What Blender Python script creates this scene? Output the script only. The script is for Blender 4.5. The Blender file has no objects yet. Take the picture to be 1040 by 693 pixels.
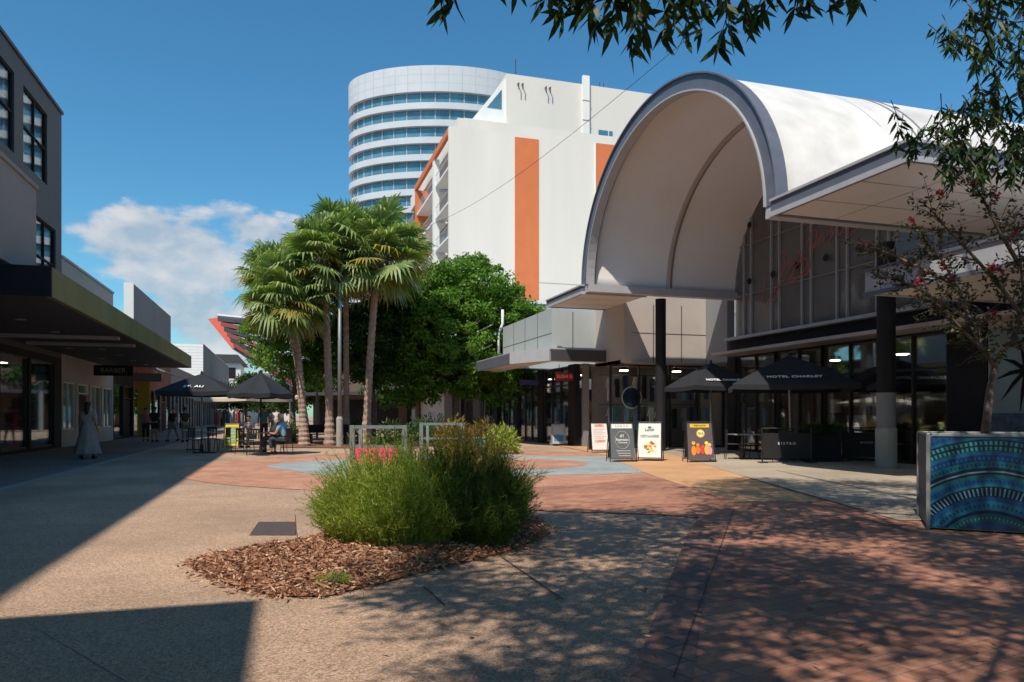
import bpy, bmesh, math, random
import numpy as np
from mathutils import Vector, Matrix, Quaternion
random.seed(7); rng = np.random.default_rng(7)
R = math.radians; PI = math.pi
scene = bpy.context.scene
COL = scene.collection
# ---------------------------------------------------------------- camera frame helpers
CA, SA = 0.9553, 0.2955      # street runs along +Y, the camera looks 17 degrees right of it
HC = 1.3; FP = 750.0; HY = 422.0; CX = 520.0
def cam2w(X, Y): return (CA*X + SA*Y, -SA*X + CA*Y)
def at(px, Y, py=None):
    x, y = cam2w((px-CX)/FP*Y, Y)
    if py is None: return (x, y)
    return (x, y, HC + (HY-py)/FP*Y)
def gr(px, py, z=0.0):
    Y = (HC-z)*FP/(py-HY)
    x, y = cam2w((px-CX)/FP*Y, Y)
    return (x, y, z)
# ---------------------------------------------------------------- tagging
def tag(o, label=None, cat=None, group=None, kind=None):
    if label: o['label'] = label
    if cat: o['category'] = cat
    if group: o['group'] = group
    if kind: o['kind'] = kind
    return o
def empty(name, loc=(0,0,0), rz=0, label=None, cat=None, group=None):
    o = bpy.data.objects.new(name, None); COL.objects.link(o)
    o.empty_display_size = 0.2
    o.location = loc; o.rotation_euler = (0,0,rz)
    return tag(o, label, cat, group)
def kids(o): return [c for c in bpy.data.objects if c.parent == o]
def copy_tree(o, parent=None):
    c = o.copy(); COL.objects.link(c); c.parent = parent
    for ch in kids(o): copy_tree(ch, c)
    return c
def put(o, loc, rz=0, label=None, group=None):
    o.location = loc; o.rotation_euler = (0,0,rz)
    if label: o['label'] = label
    if group: o['group'] = group
    return o
# ---------------------------------------------------------------- mesh builder
class MB:
    def __init__(s): s.v=[]; s.f=[]; s.m=[]
    def add(s, vs, fs, mi=0):
        n=len(s.v); s.v += [tuple(p) for p in vs]
        for f in fs: s.f.append(tuple(i+n for i in f)); s.m.append(mi)
        return s
    def box(s, x0,x1,y0,y1,z0,z1, mi=0):
        if x0>x1:x0,x1=x1,x0
        if y0>y1:y0,y1=y1,y0
        if z0>z1:z0,z1=z1,z0
        vs=[(x0,y0,z0),(x1,y0,z0),(x1,y1,z0),(x0,y1,z0),(x0,y0,z1),(x1,y0,z1),(x1,y1,z1),(x0,y1,z1)]
        return s.add(vs,[(0,3,2,1),(4,5,6,7),(0,1,5,4),(1,2,6,5),(2,3,7,6),(3,0,4,7)],mi)
    def prism(s, pts, z0, z1, mi=0):
        a=sum(pts[i][0]*pts[(i+1)%len(pts)][1]-pts[(i+1)%len(pts)][0]*pts[i][1] for i in range(len(pts)))
        if a<0: pts=pts[::-1]
        n=len(pts)
        vs=[(p[0],p[1],z0) for p in pts]+[(p[0],p[1],z1) for p in pts]
        fs=[tuple(range(n-1,-1,-1)), tuple(range(n,2*n))]+[(i,(i+1)%n,n+(i+1)%n,n+i) for i in range(n)]
        return s.add(vs,fs,mi)
    def extr(s, pts, d, mi=0):   # 3d polygon extruded by vector d
        n=len(pts); d=Vector(d)
        vs=[tuple(p) for p in pts]+[tuple(Vector(p)+d) for p in pts]
        fs=[tuple(range(n-1,-1,-1)), tuple(range(n,2*n))]+[(i,(i+1)%n,n+(i+1)%n,n+i) for i in range(n)]
        return s.add(vs,fs,mi)
    def tube(s, path, rad, seg=8, mi=0, caps=True):
        path=[Vector(p) for p in path]; n=len(path)
        if not hasattr(rad,'__len__'): rad=[rad]*n
        base=len(s.v); up=None
        for i,p in enumerate(path):
            t=(path[min(i+1,n-1)]-path[max(i-1,0)]).normalized()
            if up is None:
                up=Vector((0,0,1)) if abs(t.z)<.9 else Vector((1,0,0))
            a=t.cross(up)
            if a.length<1e-5: a=t.orthogonal()
            a.normalize(); b=t.cross(a).normalized(); up=-b if False else up
            for k in range(seg):
                q=2*PI*k/seg
                s.v.append(tuple(p+(a*math.cos(q)+b*math.sin(q))*rad[i]))
        for i in range(n-1):
            for k in range(seg):
                k2=(k+1)%seg
                s.f.append((base+i*seg+k,base+(i+1)*seg+k,base+(i+1)*seg+k2,base+i*seg+k2)); s.m.append(mi)
        if caps:
            s.f.append(tuple(base+k for k in range(seg))); s.m.append(mi)
            s.f.append(tuple(base+(n-1)*seg+k for k in range(seg-1,-1,-1))); s.m.append(mi)
        return s
    def lathe(s, prof, c=(0,0), seg=16, mi=0, sy=1.0, cap=True):
        base=len(s.v)
        for r,z in prof:
            for k in range(seg):
                q=2*PI*k/seg; s.v.append((c[0]+r*math.cos(q), c[1]+r*math.sin(q)*sy, z))
        for i in range(len(prof)-1):
            for k in range(seg):
                k2=(k+1)%seg
                s.f.append((base+i*seg+k,base+i*seg+k2,base+(i+1)*seg+k2,base+(i+1)*seg+k)); s.m.append(mi)
        if cap:
            s.f.append(tuple(base+k for k in range(seg-1,-1,-1))); s.m.append(mi)
            s.f.append(tuple(base+(len(prof)-1)*seg+k for k in range(seg))); s.m.append(mi)
        return s
    def build(s, name, mats, parent=None, smooth=False, bevel=0):
        me=bpy.data.meshes.new(name); me.from_pydata(s.v,[],s.f)
        if not isinstance(mats,(list,tuple)): mats=[mats]
        for m in mats: me.materials.append(m)
        if len(mats)>1: me.polygons.foreach_set('material_index', s.m)
        if smooth: me.polygons.foreach_set('use_smooth',[True]*len(me.polygons))
        me.update()
        o=bpy.data.objects.new(name,me); COL.objects.link(o); o.parent=parent
        if bevel:
            b=o.modifiers.new('bevel','BEVEL'); b.width=bevel; b.segments=2; b.limit_method='ANGLE'
        return o
def rawmesh(name, V, F, mats, parent=None, mi=None, smooth=False):
    """V (n,3) array; F (m,k) index array, all faces the same size"""
    me=bpy.data.meshes.new(name); V=np.asarray(V,dtype=np.float32); F=np.asarray(F,dtype=np.int32)
    me.vertices.add(len(V)); me.vertices.foreach_set('co',V.ravel())
    k=F.shape[1]; me.loops.add(F.size); me.loops.foreach_set('vertex_index',F.ravel())
    me.polygons.add(len(F)); me.polygons.foreach_set('loop_start',np.arange(len(F),dtype=np.int32)*k)
    if not isinstance(mats,(list,tuple)): mats=[mats]
    for m in mats: me.materials.append(m)
    if mi is not None: me.polygons.foreach_set('material_index',np.asarray(mi,dtype=np.int32))
    if smooth: me.polygons.foreach_set('use_smooth',np.ones(len(F),dtype=bool))
    me.update(calc_edges=True); me.validate()
    o=bpy.data.objects.new(name,me); COL.objects.link(o); o.parent=parent
    return o
def unit(a): return a/np.maximum(np.linalg.norm(a,axis=1,keepdims=True),1e-9)
def leaves(C, D, L, W, fold=.0):
    """diamond leaves: centre base C, direction D, length L, width W -> V,F (quads)"""
    n=len(C); D=unit(D); r=unit(np.cross(D, rng.normal(size=(n,3))))
    nn=np.cross(D,r); L=np.broadcast_to(L,(n,)).reshape(-1,1); W=np.broadcast_to(W,(n,)).reshape(-1,1)
    a=C; b=C+D*L*.45+r*W*.5+nn*W*fold; c=C+D*L; d=C+D*L*.45-r*W*.5+nn*W*fold
    V=np.stack([a,b,c,d],1).reshape(-1,3); F=np.arange(4*n).reshape(-1,4)
    return V,F
# ---------------------------------------------------------------- materials
def nt(m):
    m.use_nodes=True; return m.node_tree, m.node_tree.nodes, m.node_tree.links
def rgba(c): return (c[0],c[1],c[2],1)
def mat(name, c, rough=.7, var=.12, scale=3.0, bump=.0, bscale=40, metal=0, spec=.5, grime=0.0, emit=None, es=1.0, detail=6, streak=False):
    m=bpy.data.materials.new(name); t,N,L=nt(m); b=N['Principled BSDF']
    b.inputs['Roughness'].default_value=rough; b.inputs['Metallic'].default_value=metal
    b.inputs['Specular IOR Level'].default_value=spec
    tc=N.new('ShaderNodeTexCoord'); mp=N.new('ShaderNodeMapping')
    L.new(tc.outputs['Object'],mp.inputs['Vector'])
    if streak: mp.inputs['Scale'].default_value=(1,1,.12)
    nz=N.new('ShaderNodeTexNoise'); nz.inputs['Scale'].default_value=scale; nz.inputs['Detail'].default_value=detail
    L.new(mp.outputs[0],nz.inputs['Vector'])
    cr=N.new('ShaderNodeValToRGB'); cr.color_ramp.elements[0].position=.3; cr.color_ramp.elements[1].position=.72
    cr.color_ramp.elements[0].color=rgba([x*(1-var) for x in c]); cr.color_ramp.elements[1].color=rgba([min(1,x*(1+var)) for x in c])
    L.new(nz.outputs['Fac'],cr.inputs[0]); out=cr.outputs[0]
    if grime:
        n2=N.new('ShaderNodeTexNoise'); n2.inputs['Scale'].default_value=scale*.25; n2.inputs['Detail'].default_value=8
        n2.inputs['Roughness'].default_value=.7
        L.new(mp.outputs[0],n2.inputs['Vector'])
        mr=N.new('ShaderNodeMapRange'); mr.inputs[1].default_value=.5; mr.inputs[2].default_value=.75; mr.inputs[4].default_value=grime
        L.new(n2.outputs['Fac'],mr.inputs[0])
        mx=N.new('ShaderNodeMix'); mx.data_type='RGBA'; mx.inputs[7].default_value=rgba([x*.45 for x in c])
        L.new(mr.outputs[0],mx.inputs[0]); L.new(out,mx.inputs[6]); out=mx.outputs[2]
    L.new(out,b.inputs['Base Color'])
    if bump:
        n3=N.new('ShaderNodeTexNoise'); n3.inputs['Scale'].default_value=bscale; n3.inputs['Detail'].default_value=4
        L.new(tc.outputs['Object'],n3.inputs['Vector'])
        bp=N.new('ShaderNodeBump'); bp.inputs['Strength'].default_value=bump; bp.inputs['Distance'].default_value=.02
        L.new(n3.outputs['Fac'],bp.inputs['Height']); L.new(bp.outputs[0],b.inputs['Normal'])
    if emit:
        b.inputs['Emission Color'].default_value=rgba(emit); b.inputs['Emission Strength'].default_value=es
    return m
def leafmat(name, cols, rough=.5, trans=.35):
    m=bpy.data.materials.new(name); t,N,L=nt(m); N.remove(N['Principled BSDF']); out=N['Material Output']
    g=N.new('ShaderNodeNewGeometry'); cr=N.new('ShaderNodeValToRGB'); e=cr.color_ramp.elements
    while len(e)<len(cols): e.new(.5)
    for i,c in enumerate(cols): e[i].position=i/(len(cols)-1) if len(cols)>1 else 0; e[i].color=rgba(c)
    L.new(g.outputs['Random Per Island'],cr.inputs[0])
    p=N.new('ShaderNodeBsdfPrincipled'); p.inputs['Roughness'].default_value=rough; p.inputs['Specular IOR Level'].default_value=.35
    L.new(cr.outputs[0],p.inputs['Base Color'])
    tr=N.new('ShaderNodeBsdfTranslucent')
    mm=N.new('ShaderNodeMix'); mm.data_type='RGBA'; mm.blend_type='MULTIPLY'; mm.inputs[0].default_value=1; mm.inputs[7].default_value=(1.5,1.7,.5,1)
    L.new(cr.outputs[0],mm.inputs[6]); L.new(mm.outputs[2],tr.inputs['Color'])
    ms=N.new('ShaderNodeMixShader'); ms.inputs[0].default_value=trans
    L.new(p.outputs[0],ms.inputs[1]); L.new(tr.outputs[0],ms.inputs[2]); L.new(ms.outputs[0],out.inputs['Surface'])
    return m
def glassmat(name, tint=(.5,.55,.55), refl=1.0, rough=.02, haze=0):
    m=bpy.data.materials.new(name); t,N,L=nt(m); N.remove(N['Principled BSDF']); out=N['Material Output']
    tr=N.new('ShaderNodeBsdfTransparent'); tr.inputs[0].default_value=rgba(tint)
    gl=N.new('ShaderNodeBsdfGlossy'); gl.inputs['Roughness'].default_value=rough; gl.inputs['Color'].default_value=(.9,.95,1,1)
    fr=N.new('ShaderNodeFresnel'); fr.inputs['IOR'].default_value=1.5
    mu=N.new('ShaderNodeMath'); mu.operation='MULTIPLY'; mu.inputs[1].default_value=refl; mu.use_clamp=True
    L.new(fr.outputs[0],mu.inputs[0])
    ms=N.new('ShaderNodeMixShader'); L.new(mu.outputs[0],ms.inputs[0]); L.new(tr.outputs[0],ms.inputs[1]); L.new(gl.outputs[0],ms.inputs[2])
    o_=ms.outputs[0]
    if haze:
        df=N.new('ShaderNodeBsdfDiffuse'); df.inputs[0].default_value=(.33,.32,.30,1); m2=N.new('ShaderNodeMixShader'); m2.inputs[0].default_value=haze
        L.new(o_,m2.inputs[1]); L.new(df.outputs[0],m2.inputs[2]); o_=m2.outputs[0]
    L.new(o_,out.inputs['Surface']); return m
def aggregate(name, c, pit=.55, var=.18):
    """exposed aggregate: small voronoi stones, broad stains"""
    m=bpy.data.materials.new(name); t,N,L=nt(m); b=N['Principled BSDF']; b.inputs['Roughness'].default_value=.85
    tc=N.new('ShaderNodeTexCoord')
    v=N.new('ShaderNodeTexVoronoi'); v.inputs['Scale'].default_value=95; L.new(tc.outputs['Object'],v.inputs['Vector'])
    cr=N.new('ShaderNodeValToRGB'); e=cr.color_ramp.elements
    e[0].position=0; e[0].color=rgba([x*pit for x in c]); e[1].position=1; e[1].color=rgba([min(1,x*1.5) for x in c])
    k=e.new(.45); k.color=rgba(c)
    sep=N.new('ShaderNodeSeparateColor'); L.new(v.outputs['Color'],sep.inputs[0]); L.new(sep.outputs[0],cr.inputs[0])
    n1=N.new('ShaderNodeTexNoise'); n1.inputs['Scale'].default_value=.55; n1.inputs['Detail'].default_value=9; n1.inputs['Roughness'].default_value=.65
    L.new(tc.outputs['Object'],n1.inputs['Vector'])
    mr=N.new('ShaderNodeMapRange'); mr.inputs[1].default_value=.3; mr.inputs[2].default_value=.7; mr.inputs[3].default_value=1-var; mr.inputs[4].default_value=1+var
    L.new(n1.outputs['Fac'],mr.inputs[0])
    vs=N.new('ShaderNodeTexVoronoi'); vs.inputs['Scale'].default_value=1.7; L.new(tc.outputs['Object'],vs.inputs['Vector'])
    ms=N.new('ShaderNodeMapRange'); ms.inputs[1].default_value=.025; ms.inputs[2].default_value=.05; ms.inputs[3].default_value=.55; ms.inputs[4].default_value=1; L.new(vs.outputs['Distance'],ms.inputs[0])
    n4=N.new('ShaderNodeTexNoise'); n4.inputs['Scale'].default_value=.16; n4.inputs['Detail'].default_value=6; n4.inputs['Distortion'].default_value=1.2; L.new(tc.outputs['Object'],n4.inputs['Vector'])
    m4=N.new('ShaderNodeMapRange'); m4.inputs[1].default_value=.38; m4.inputs[2].default_value=.62; m4.inputs[3].default_value=.80; m4.inputs[4].default_value=1.08; L.new(n4.outputs['Fac'],m4.inputs[0])
    q1=N.new('ShaderNodeMath'); q1.operation='MULTIPLY'; L.new(ms.outputs[0],q1.inputs[0]); L.new(m4.outputs[0],q1.inputs[1])
    q2=N.new('ShaderNodeMath'); q2.operation='MULTIPLY'; L.new(q1.outputs[0],q2.inputs[0]); L.new(mr.outputs[0],q2.inputs[1])
    mx=N.new('ShaderNodeVectorMath'); mx.operation='SCALE'; L.new(cr.outputs[0],mx.inputs[0]); L.new(q2.outputs[0],mx.inputs['Scale'])
    L.new(mx.outputs[0],b.inputs['Base Color'])
    bp=N.new('ShaderNodeBump'); bp.inputs['Strength'].default_value=.5; bp.inputs['Distance'].default_value=.006
    L.new(v.outputs['Distance'],bp.inputs['Height']); L.new(bp.outputs[0],b.inputs['Normal'])
    return m
def brickmat(name, c1, c2, mortar, bw=.23, bh=.115, rot=0, var=.2, stain=.0):
    m=bpy.data.materials.new(name); t,N,L=nt(m); b=N['Principled BSDF']; b.inputs['Roughness'].default_value=.8
    tc=N.new('ShaderNodeTexCoord'); mp=N.new('ShaderNodeMapping'); mp.inputs['Rotation'].default_value=(0,0,rot)
    L.new(tc.outputs['Object'],mp.inputs['Vector'])
    br=N.new('ShaderNodeTexBrick'); br.inputs['Scale'].default_value=1; br.inputs['Brick Width'].default_value=bw; br.inputs['Row Height'].default_value=bh
    br.inputs['Mortar Size'].default_value=.006; br.inputs['Color1'].default_value=rgba(c1); br.inputs['Color2'].default_value=rgba(c2); br.inputs['Mortar'].default_value=rgba(mortar)
    br.inputs['Bias'].default_value=-.1
    L.new(mp.outputs[0],br.inputs['Vector'])
    n1=N.new('ShaderNodeTexNoise'); n1.inputs['Scale'].default_value=.7; n1.inputs['Detail'].default_value=8; n1.inputs['Roughness'].default_value=.65
    L.new(tc.outputs['Object'],n1.inputs['Vector'])
    mr=N.new('ShaderNodeMapRange'); mr.inputs[1].default_value=.3; mr.inputs[2].default_value=.7; mr.inputs[3].default_value=1-var; mr.inputs[4].default_value=1+var
    L.new(n1.outputs['Fac'],mr.inputs[0])
    n2=N.new('ShaderNodeTexNoise'); n2.inputs['Scale'].default_value=60; L.new(tc.outputs['Object'],n2.inputs['Vector'])
    mr2=N.new('ShaderNodeMapRange'); mr2.inputs[3].default_value=.75; mr2.inputs[4].default_value=1.25; L.new(n2.outputs['Fac'],mr2.inputs[0])
    mu=N.new('ShaderNodeMath'); mu.operation='MULTIPLY'; L.new(mr.outputs[0],mu.inputs[0]); L.new(mr2.outputs[0],mu.inputs[1])
    mx=N.new('ShaderNodeVectorMath'); mx.operation='SCALE'; L.new(br.outputs[0],mx.inputs[0]); L.new(mu.outputs[0],mx.inputs['Scale'])
    L.new(mx.outputs[0],b.inputs['Base Color'])
    bp=N.new('ShaderNodeBump'); bp.inputs['Strength'].default_value=.4; bp.inputs['Distance'].default_value=.004; bp.invert=True
    L.new(br.outputs['Fac'],bp.inputs['Height']); L.new(bp.outputs[0],b.inputs['Normal'])
    return m
M={}
M['agg']=aggregate('exposed aggregate',(.40,.272,.188))
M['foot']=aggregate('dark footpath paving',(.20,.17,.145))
M['terra']=brickmat('terracotta brick paving',(.42,.19,.12),(.55,.29,.185),(.27,.18,.135),rot=.3,var=.22)
M['redbrick']=brickmat('red brick paving',(.32,.14,.088),(.45,.215,.135),(.20,.13,.095),rot=-.2,var=.34)
M['orange_pave']=brickmat('orange brick paving',(.55,.29,.14),(.60,.34,.17),(.4,.28,.18),rot=.1,var=.15)
M['bluepave']=brickmat('blue grey paving',(.27,.32,.33),(.34,.38,.38),(.25,.25,.24),rot=.5)
M['band']=brickmat('border bricks',(.20,.11,.09),(.30,.16,.12),(.09,.07,.06),bw=.4,bh=.2,rot=1.25)
M['lightpave']=aggregate('pale paving',(.36,.30,.23),pit=.8,var=.12)
M['joint']=mat('slab joint',(.06,.055,.05),.9)
M['white']=mat('white paint',(.80,.79,.77),.55,.04,2,.05,30,grime=.25,streak=True)
M['roofwhite']=mat('white roof membrane',(.57,.56,.55),.6,.14,1.6,.08,14,grime=.75)
M['cream']=mat('cream render',(.72,.675,.625),.85,.06,.35,.15,30,grime=.22,streak=True)
M['soffit']=mat('pale soffit lining',(.60,.56,.53),.75,.04,1)
M['grey_ceiling']=mat('vault lining',(.72,.69,.675),.7,.03,.8)
M['orange']=mat('orange render',(.62,.17,.06),.8,.06,1,grime=.15)
M['steel']=mat('blue grey painted steel',(.12,.13,.165),.5,.1,3)
M['steel_light']=mat('pale painted steel',(.40,.41,.44),.5,.06,3)
M['dark']=mat('charcoal paint',(.016,.016,.020),.7,.2,2,spec=.25)
M['darkgrey']=mat('dark grey cladding',(.055,.054,.062),.55,.12,1,grime=.2)
M['midgrey']=mat('mid grey render',(.22,.225,.235),.75,.08,1,grime=.2,streak=True)
M['beige']=mat('beige grey panel',(.30,.27,.25),.75,.06,1,grime=.15)
M['panelblue']=mat('pale grey panels',(.40,.44,.45),.6,.05,1.5,grime=.12)
M['panelbeige']=mat('beige panels',(.47,.42,.385),.65,.05,1.5)
M['green_fascia']=mat('olive green fascia',(.19,.20,.075),.6,.2,.9,grime=.3,streak=True)
M['glass']=glassmat('shop glass',(.92,.94,.94),.75)
M['glass_hi']=glassmat('vault glass',(.8,.82,.8),1.0,haze=.34)
M['tower_glass']=mat('tower glass',(.07,.19,.27),.15,.3,.4,spec=.8)
M['tower_white']=mat('tower cladding',(.52,.54,.58),.35,.05,.4,metal=.0)
M['alu']=mat('aluminium',(.5,.51,.52),.35,.05,5,metal=.8)
M['black_metal']=mat('black metal',(.02,.02,.022),.4,.1,8)
M['black_fabric']=mat('black umbrella fabric',(.013,.016,.022),.85,.15,6)
M['cream_fabric']=mat('cream umbrella fabric',(.62,.56,.45),.85,.08,4)
M['white_ink']=mat('white lettering',(.8,.8,.8),.6,.02)
M['bark']=mat('grey bark',(.17,.13,.10),.9,.3,9,.6,30)
M['palm_bark']=mat('palm bark',(.36,.26,.20),.9,.3,6,.7,25)
M['concrete']=mat('concrete',(.34,.32,.29),.85,.1,5,.2,60,grime=.2)
M['galv']=mat('galvanised pole',(.27,.29,.29),.5,.1,6,metal=.4)
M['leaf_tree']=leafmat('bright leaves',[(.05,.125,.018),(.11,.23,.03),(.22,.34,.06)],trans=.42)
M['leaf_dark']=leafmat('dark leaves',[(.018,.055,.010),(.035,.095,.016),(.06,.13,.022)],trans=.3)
M['leaf_hang']=leafmat('lance leaves',[(.018,.045,.014),(.032,.07,.020),(.05,.10,.025)],trans=.15)
M['frond']=leafmat('palm frond',[(.11,.18,.055),(.20,.28,.10),(.34,.40,.17)],trans=.25)
M['frond_old']=leafmat('yellowing frond',[(.22,.20,.035),(.38,.30,.05),(.16,.18,.05)],trans=.25)
M['frond_dead']=leafmat('dead frond',[(.16,.10,.055),(.25,.16,.09)],trans=.15)
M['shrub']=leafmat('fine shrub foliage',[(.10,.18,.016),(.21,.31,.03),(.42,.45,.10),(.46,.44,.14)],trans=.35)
M['shrub_shaded']=leafmat('shaded fine foliage',[(.035,.075,.012),(.06,.11,.018),(.10,.16,.03),(.13,.14,.04)],trans=.3)  # darker copy of the shrub foliage, tree shade put into the colour
M['plume']=leafmat('flower spikes',[(.45,.34,.08),(.55,.28,.09),(.35,.40,.10)],trans=.3)
M['mulch']=leafmat('bark chips',[(.16,.065,.035),(.30,.14,.075),(.42,.22,.13),(.62,.42,.29)],rough=.9,trans=0)
M['soil']=mat('mulch soil',(.19,.09,.055),.95,.4,14,.8,40)
M['pink']=mat('pink banner',(.80,.05,.14),.6,.08,5)
M['red']=mat('red paint',(.55,.03,.03),.5,.1,4)
M['coral']=mat('coral red paint',(.72,.13,.09),.6,.06,4)
M['flower']=leafmat('pink flowers',[(.28,.03,.06),(.42,.05,.10)],trans=.3)
M['yellow']=mat('yellow paint',(.75,.50,.03),.6,.05,4)
M['teal']=mat('teal curtain',(.10,.30,.33),.9,.2,2)
M['skin']=mat('skin',(.42,.24,.17),.6,.05,5)
M['hair']=mat('dark hair',(.02,.014,.01),.6,.2,30)
M['greyhair']=mat('white hair',(.55,.5,.42),.7,.1,30)
M['wood']=mat('timber slats',(.33,.20,.11),.7,.2,7)
M['brickwall']=brickmat('brick wall',(.24,.08,.05),(.30,.11,.07),(.2,.17,.15))
def vcoord_wall(m):   # brick on a wall: use y,z
    pass
def colmat(name,c,rough=.7,var=.1): 
    if name in M: return M[name]
    M[name]=mat(name,c,rough,var,6); return M[name]

# ---------------------------------------------------------------- text
def text_mesh(s, size, m, parent=None, name='lettering', mw=None, extrude=.004, align='CENTER', spacing=1.0, bold=0.0):
    cu=bpy.data.curves.new('t','FONT'); cu.body=s; cu.size=size; cu.extrude=extrude; cu.align_x=align; cu.align_y='CENTER'; cu.space_character=spacing
    cu.offset=bold; cu.resolution_u=3
    o=bpy.data.objects.new('t',cu); COL.objects.link(o)
    bpy.context.view_layer.update()
    me=bpy.data.meshes.new_from_object(o.evaluated_get(bpy.context.evaluated_depsgraph_get()))
    bpy.data.objects.remove(o); 
    me.name=name; me.materials.clear(); me.materials.append(m)
    if mw is not None: me.transform(mw)
    n=bpy.data.objects.new(name,me); COL.objects.link(n); n.parent=parent
    return n
def face_mat(origin, right, up):
    r=Vector(right).normalized(); u=Vector(up).normalized(); n=r.cross(u)
    m=Matrix((r,u,n)).transposed().to_4x4(); m.translation=Vector(origin); return m

# ================================================================= GROUND
def sheet(name, pts, z, m, label=None):
    a=sum(pts[i][0]*pts[(i+1)%len(pts)][1]-pts[(i+1)%len(pts)][0]*pts[i][1] for i in range(len(pts)))
    if a<0: pts=pts[::-1]
    mb=MB(); mb.add([(p[0],p[1],z) for p in pts],[tuple(range(len(pts)))])
    o=mb.build(name,m); o['kind']='structure'; return o
sheet('ground',[(-400,-200),(600,-200),(600,900),(-400,900)],0,M['agg'])
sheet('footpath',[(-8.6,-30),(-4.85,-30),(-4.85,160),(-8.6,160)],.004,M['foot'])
sheet('drain_channel',[(-4.85,-30),(-4.62,-30),(-4.62,160),(-4.85,160)],.004,M['concrete'])
# red brick paving on the right and the big circle
C0=cam2w(-.9,19.6)
arc=[(C0[0]+7.3*math.cos(t),C0[1]+7.3*math.sin(t)) for t in np.linspace(0,2*PI,72,endpoint=False)]
sheet('terracotta_circle',arc,.008,M['terra'])
edgeL=[cam2w(.1,2.0),cam2w(.58,3.6),cam2w(1.43,6.4),cam2w(1.9,8.0),cam2w(2.35,9.3),cam2w(1.9,9.62),cam2w(1.2,9.8),cam2w(.5,9.95),cam2w(-.3,10.6),cam2w(-.6,12.6),cam2w(1.6,14.0)]
edgeR=[cam2w(4.7,18.0),cam2w(4.75,9.2),cam2w(12.5,10.4),cam2w(14.0,-2),cam2w(.0,-2)]
sheet('brick_paving',edgeL+edgeR,.012,M['redbrick'])
sheet('orange_paving',[cam2w(3.3,11.0),cam2w(4.6,11.0),cam2w(4.9,16),cam2w(5.3,24),cam2w(3.4,34),cam2w(1.6,34),cam2w(3.0,24),cam2w(3.0,16)],.016,M['orange_pave'])
sheet('pale_paving',[cam2w(4.72,9.0),cam2w(4.9,16),cam2w(5.3,24),cam2w(3.4,34),cam2w(2.4,44),(16,60),(16,2),cam2w(12.5,9.6)],.020,M['lightpave'])
ring=[(C0[0]+(5.2+.3*math.sin(5*t))*math.cos(t),C0[1]+(4.3+.3*math.sin(5*t))*math.sin(t)) for t in np.linspace(0,2*PI,72,endpoint=False)]
sheet('blue_paving',ring,.012,M['bluepave'])
ring=[(C0[0]+3.0*math.cos(t),C0[1]+2.4*math.sin(t)) for t in np.linspace(0,2*PI,48,endpoint=False)]
sheet('terracotta_centre',ring,.016,M['terra'])
b0,b1=Vector(cam2w(.58,3.6)),Vector(cam2w(1.9,8.0)); bb=Vector(cam2w(.1,2.0))
sheet('border_paving',[bb,b0,b1,b1+Vector(cam2w(.28,.0)),b0+Vector(cam2w(.3,0)),bb+Vector(cam2w(.3,0))],.020,M['band'])
def joint(a,b,w=.012,z=.026):
    a=Vector(a[:2]);b=Vector(b[:2]);n=(b-a).normalized();n=Vector((-n.y,n.x))*w/2
    sheet('paving_joint',[a+n,b+n,b-n,a-n],z,M['joint'])
joint(gr(510,567),gr(572,610),.013,.008); joint(gr(430,596),gr(452,616),.012,.008); sheet('paving_seam',[gr(20,628),gr(21.5,628),gr(132,693),gr(129,693)],.006,M['concrete'])
joint(gr(0,560),gr(340,690),.008,.008) if False else None
joint(gr(188,573),gr(60,640),.008,.008) if False else None
joint(gr(745,520),gr(684,693),.007,.026)
joint((-2.2,-5),(-2.2,5),.01,.008)
joint((-4,12.6),(-.6,12.6),.012,.008)
# mulch bed
mpx=[(193,574),(238,563),(300,556),(345,540),(400,520),(470,515),(545,530),(552,546),(520,560),(470,572),(425,583),(385,594),(330,607),(285,607),(245,599),(215,588)]
mp=[Vector(gr(*p)[:2]) for p in mpx]; mc=sum(mp,Vector((0,0)))/len(mp)
mb=MB(); n=len(mp); rings=[(1.0,.01),(.85,.05),(.6,.09),(.3,.11)]
for s_,z in rings:
    for p in mp:
        q=mc+(p-mc)*s_; mb.v.append((q.x,q.y,z))
for i in range(len(rings)-1):
    for k in range(n): mb.f.append((i*n+k,i*n+(k+1)%n,(i+1)*n+(k+1)%n,(i+1)*n+k)); mb.m.append(0)
mb.v.append((mc.x,mc.y,.12)); c_=len(mb.v)-1
for k in range(n): mb.f.append((3*n+k,3*n+(k+1)%n,c_)); mb.m.append(0)
bed=mb.build('mulch_bed',M['soil'],smooth=True); bed['kind']='structure'
def inside(p,poly):
    c=False; j=len(poly)-1
    for i in range(len(poly)):
        if (poly[i][1]>p[1])!=(poly[j][1]>p[1]) and p[0]<(poly[j][0]-poly[i][0])*(p[1]-poly[i][1])/(poly[j][1]-poly[i][1])+poly[i][0]: c=not c
        j=i
    return c
xs=[p.x for p in mp]; ys=[p.y for p in mp]; pts=[]
while len(pts)<38000:
    p=(random.uniform(min(xs)-.1,max(xs)+.1),random.uniform(min(ys)-.1,max(ys)+.1))
    q=mc+(Vector(p)-mc)*.97
    if inside(q,mp) or (random.random()<.08 and inside(mc+(Vector(p)-mc)*.90,mp)):
        lo,hi=.02,1.2
        for _ in range(7):
            md=(lo+hi)/2
            if inside(mc+(Vector(p)-mc)/md,mp): hi=md
            else: lo=md
        pts.append((p[0],p[1],.012+float(np.interp(hi,[0,.3,.6,.85,1],[.12,.11,.09,.05,.01]))+random.random()*.03))
C=np.array(pts); a=rng.uniform(0,2*PI,len(C)); D=np.stack([np.cos(a),np.sin(a),rng.normal(0,.30,len(C))],1)
V,F=leaves(C,D,rng.uniform(.022,.08,len(C)),rng.uniform(.008,.022,len(C)))
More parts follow.
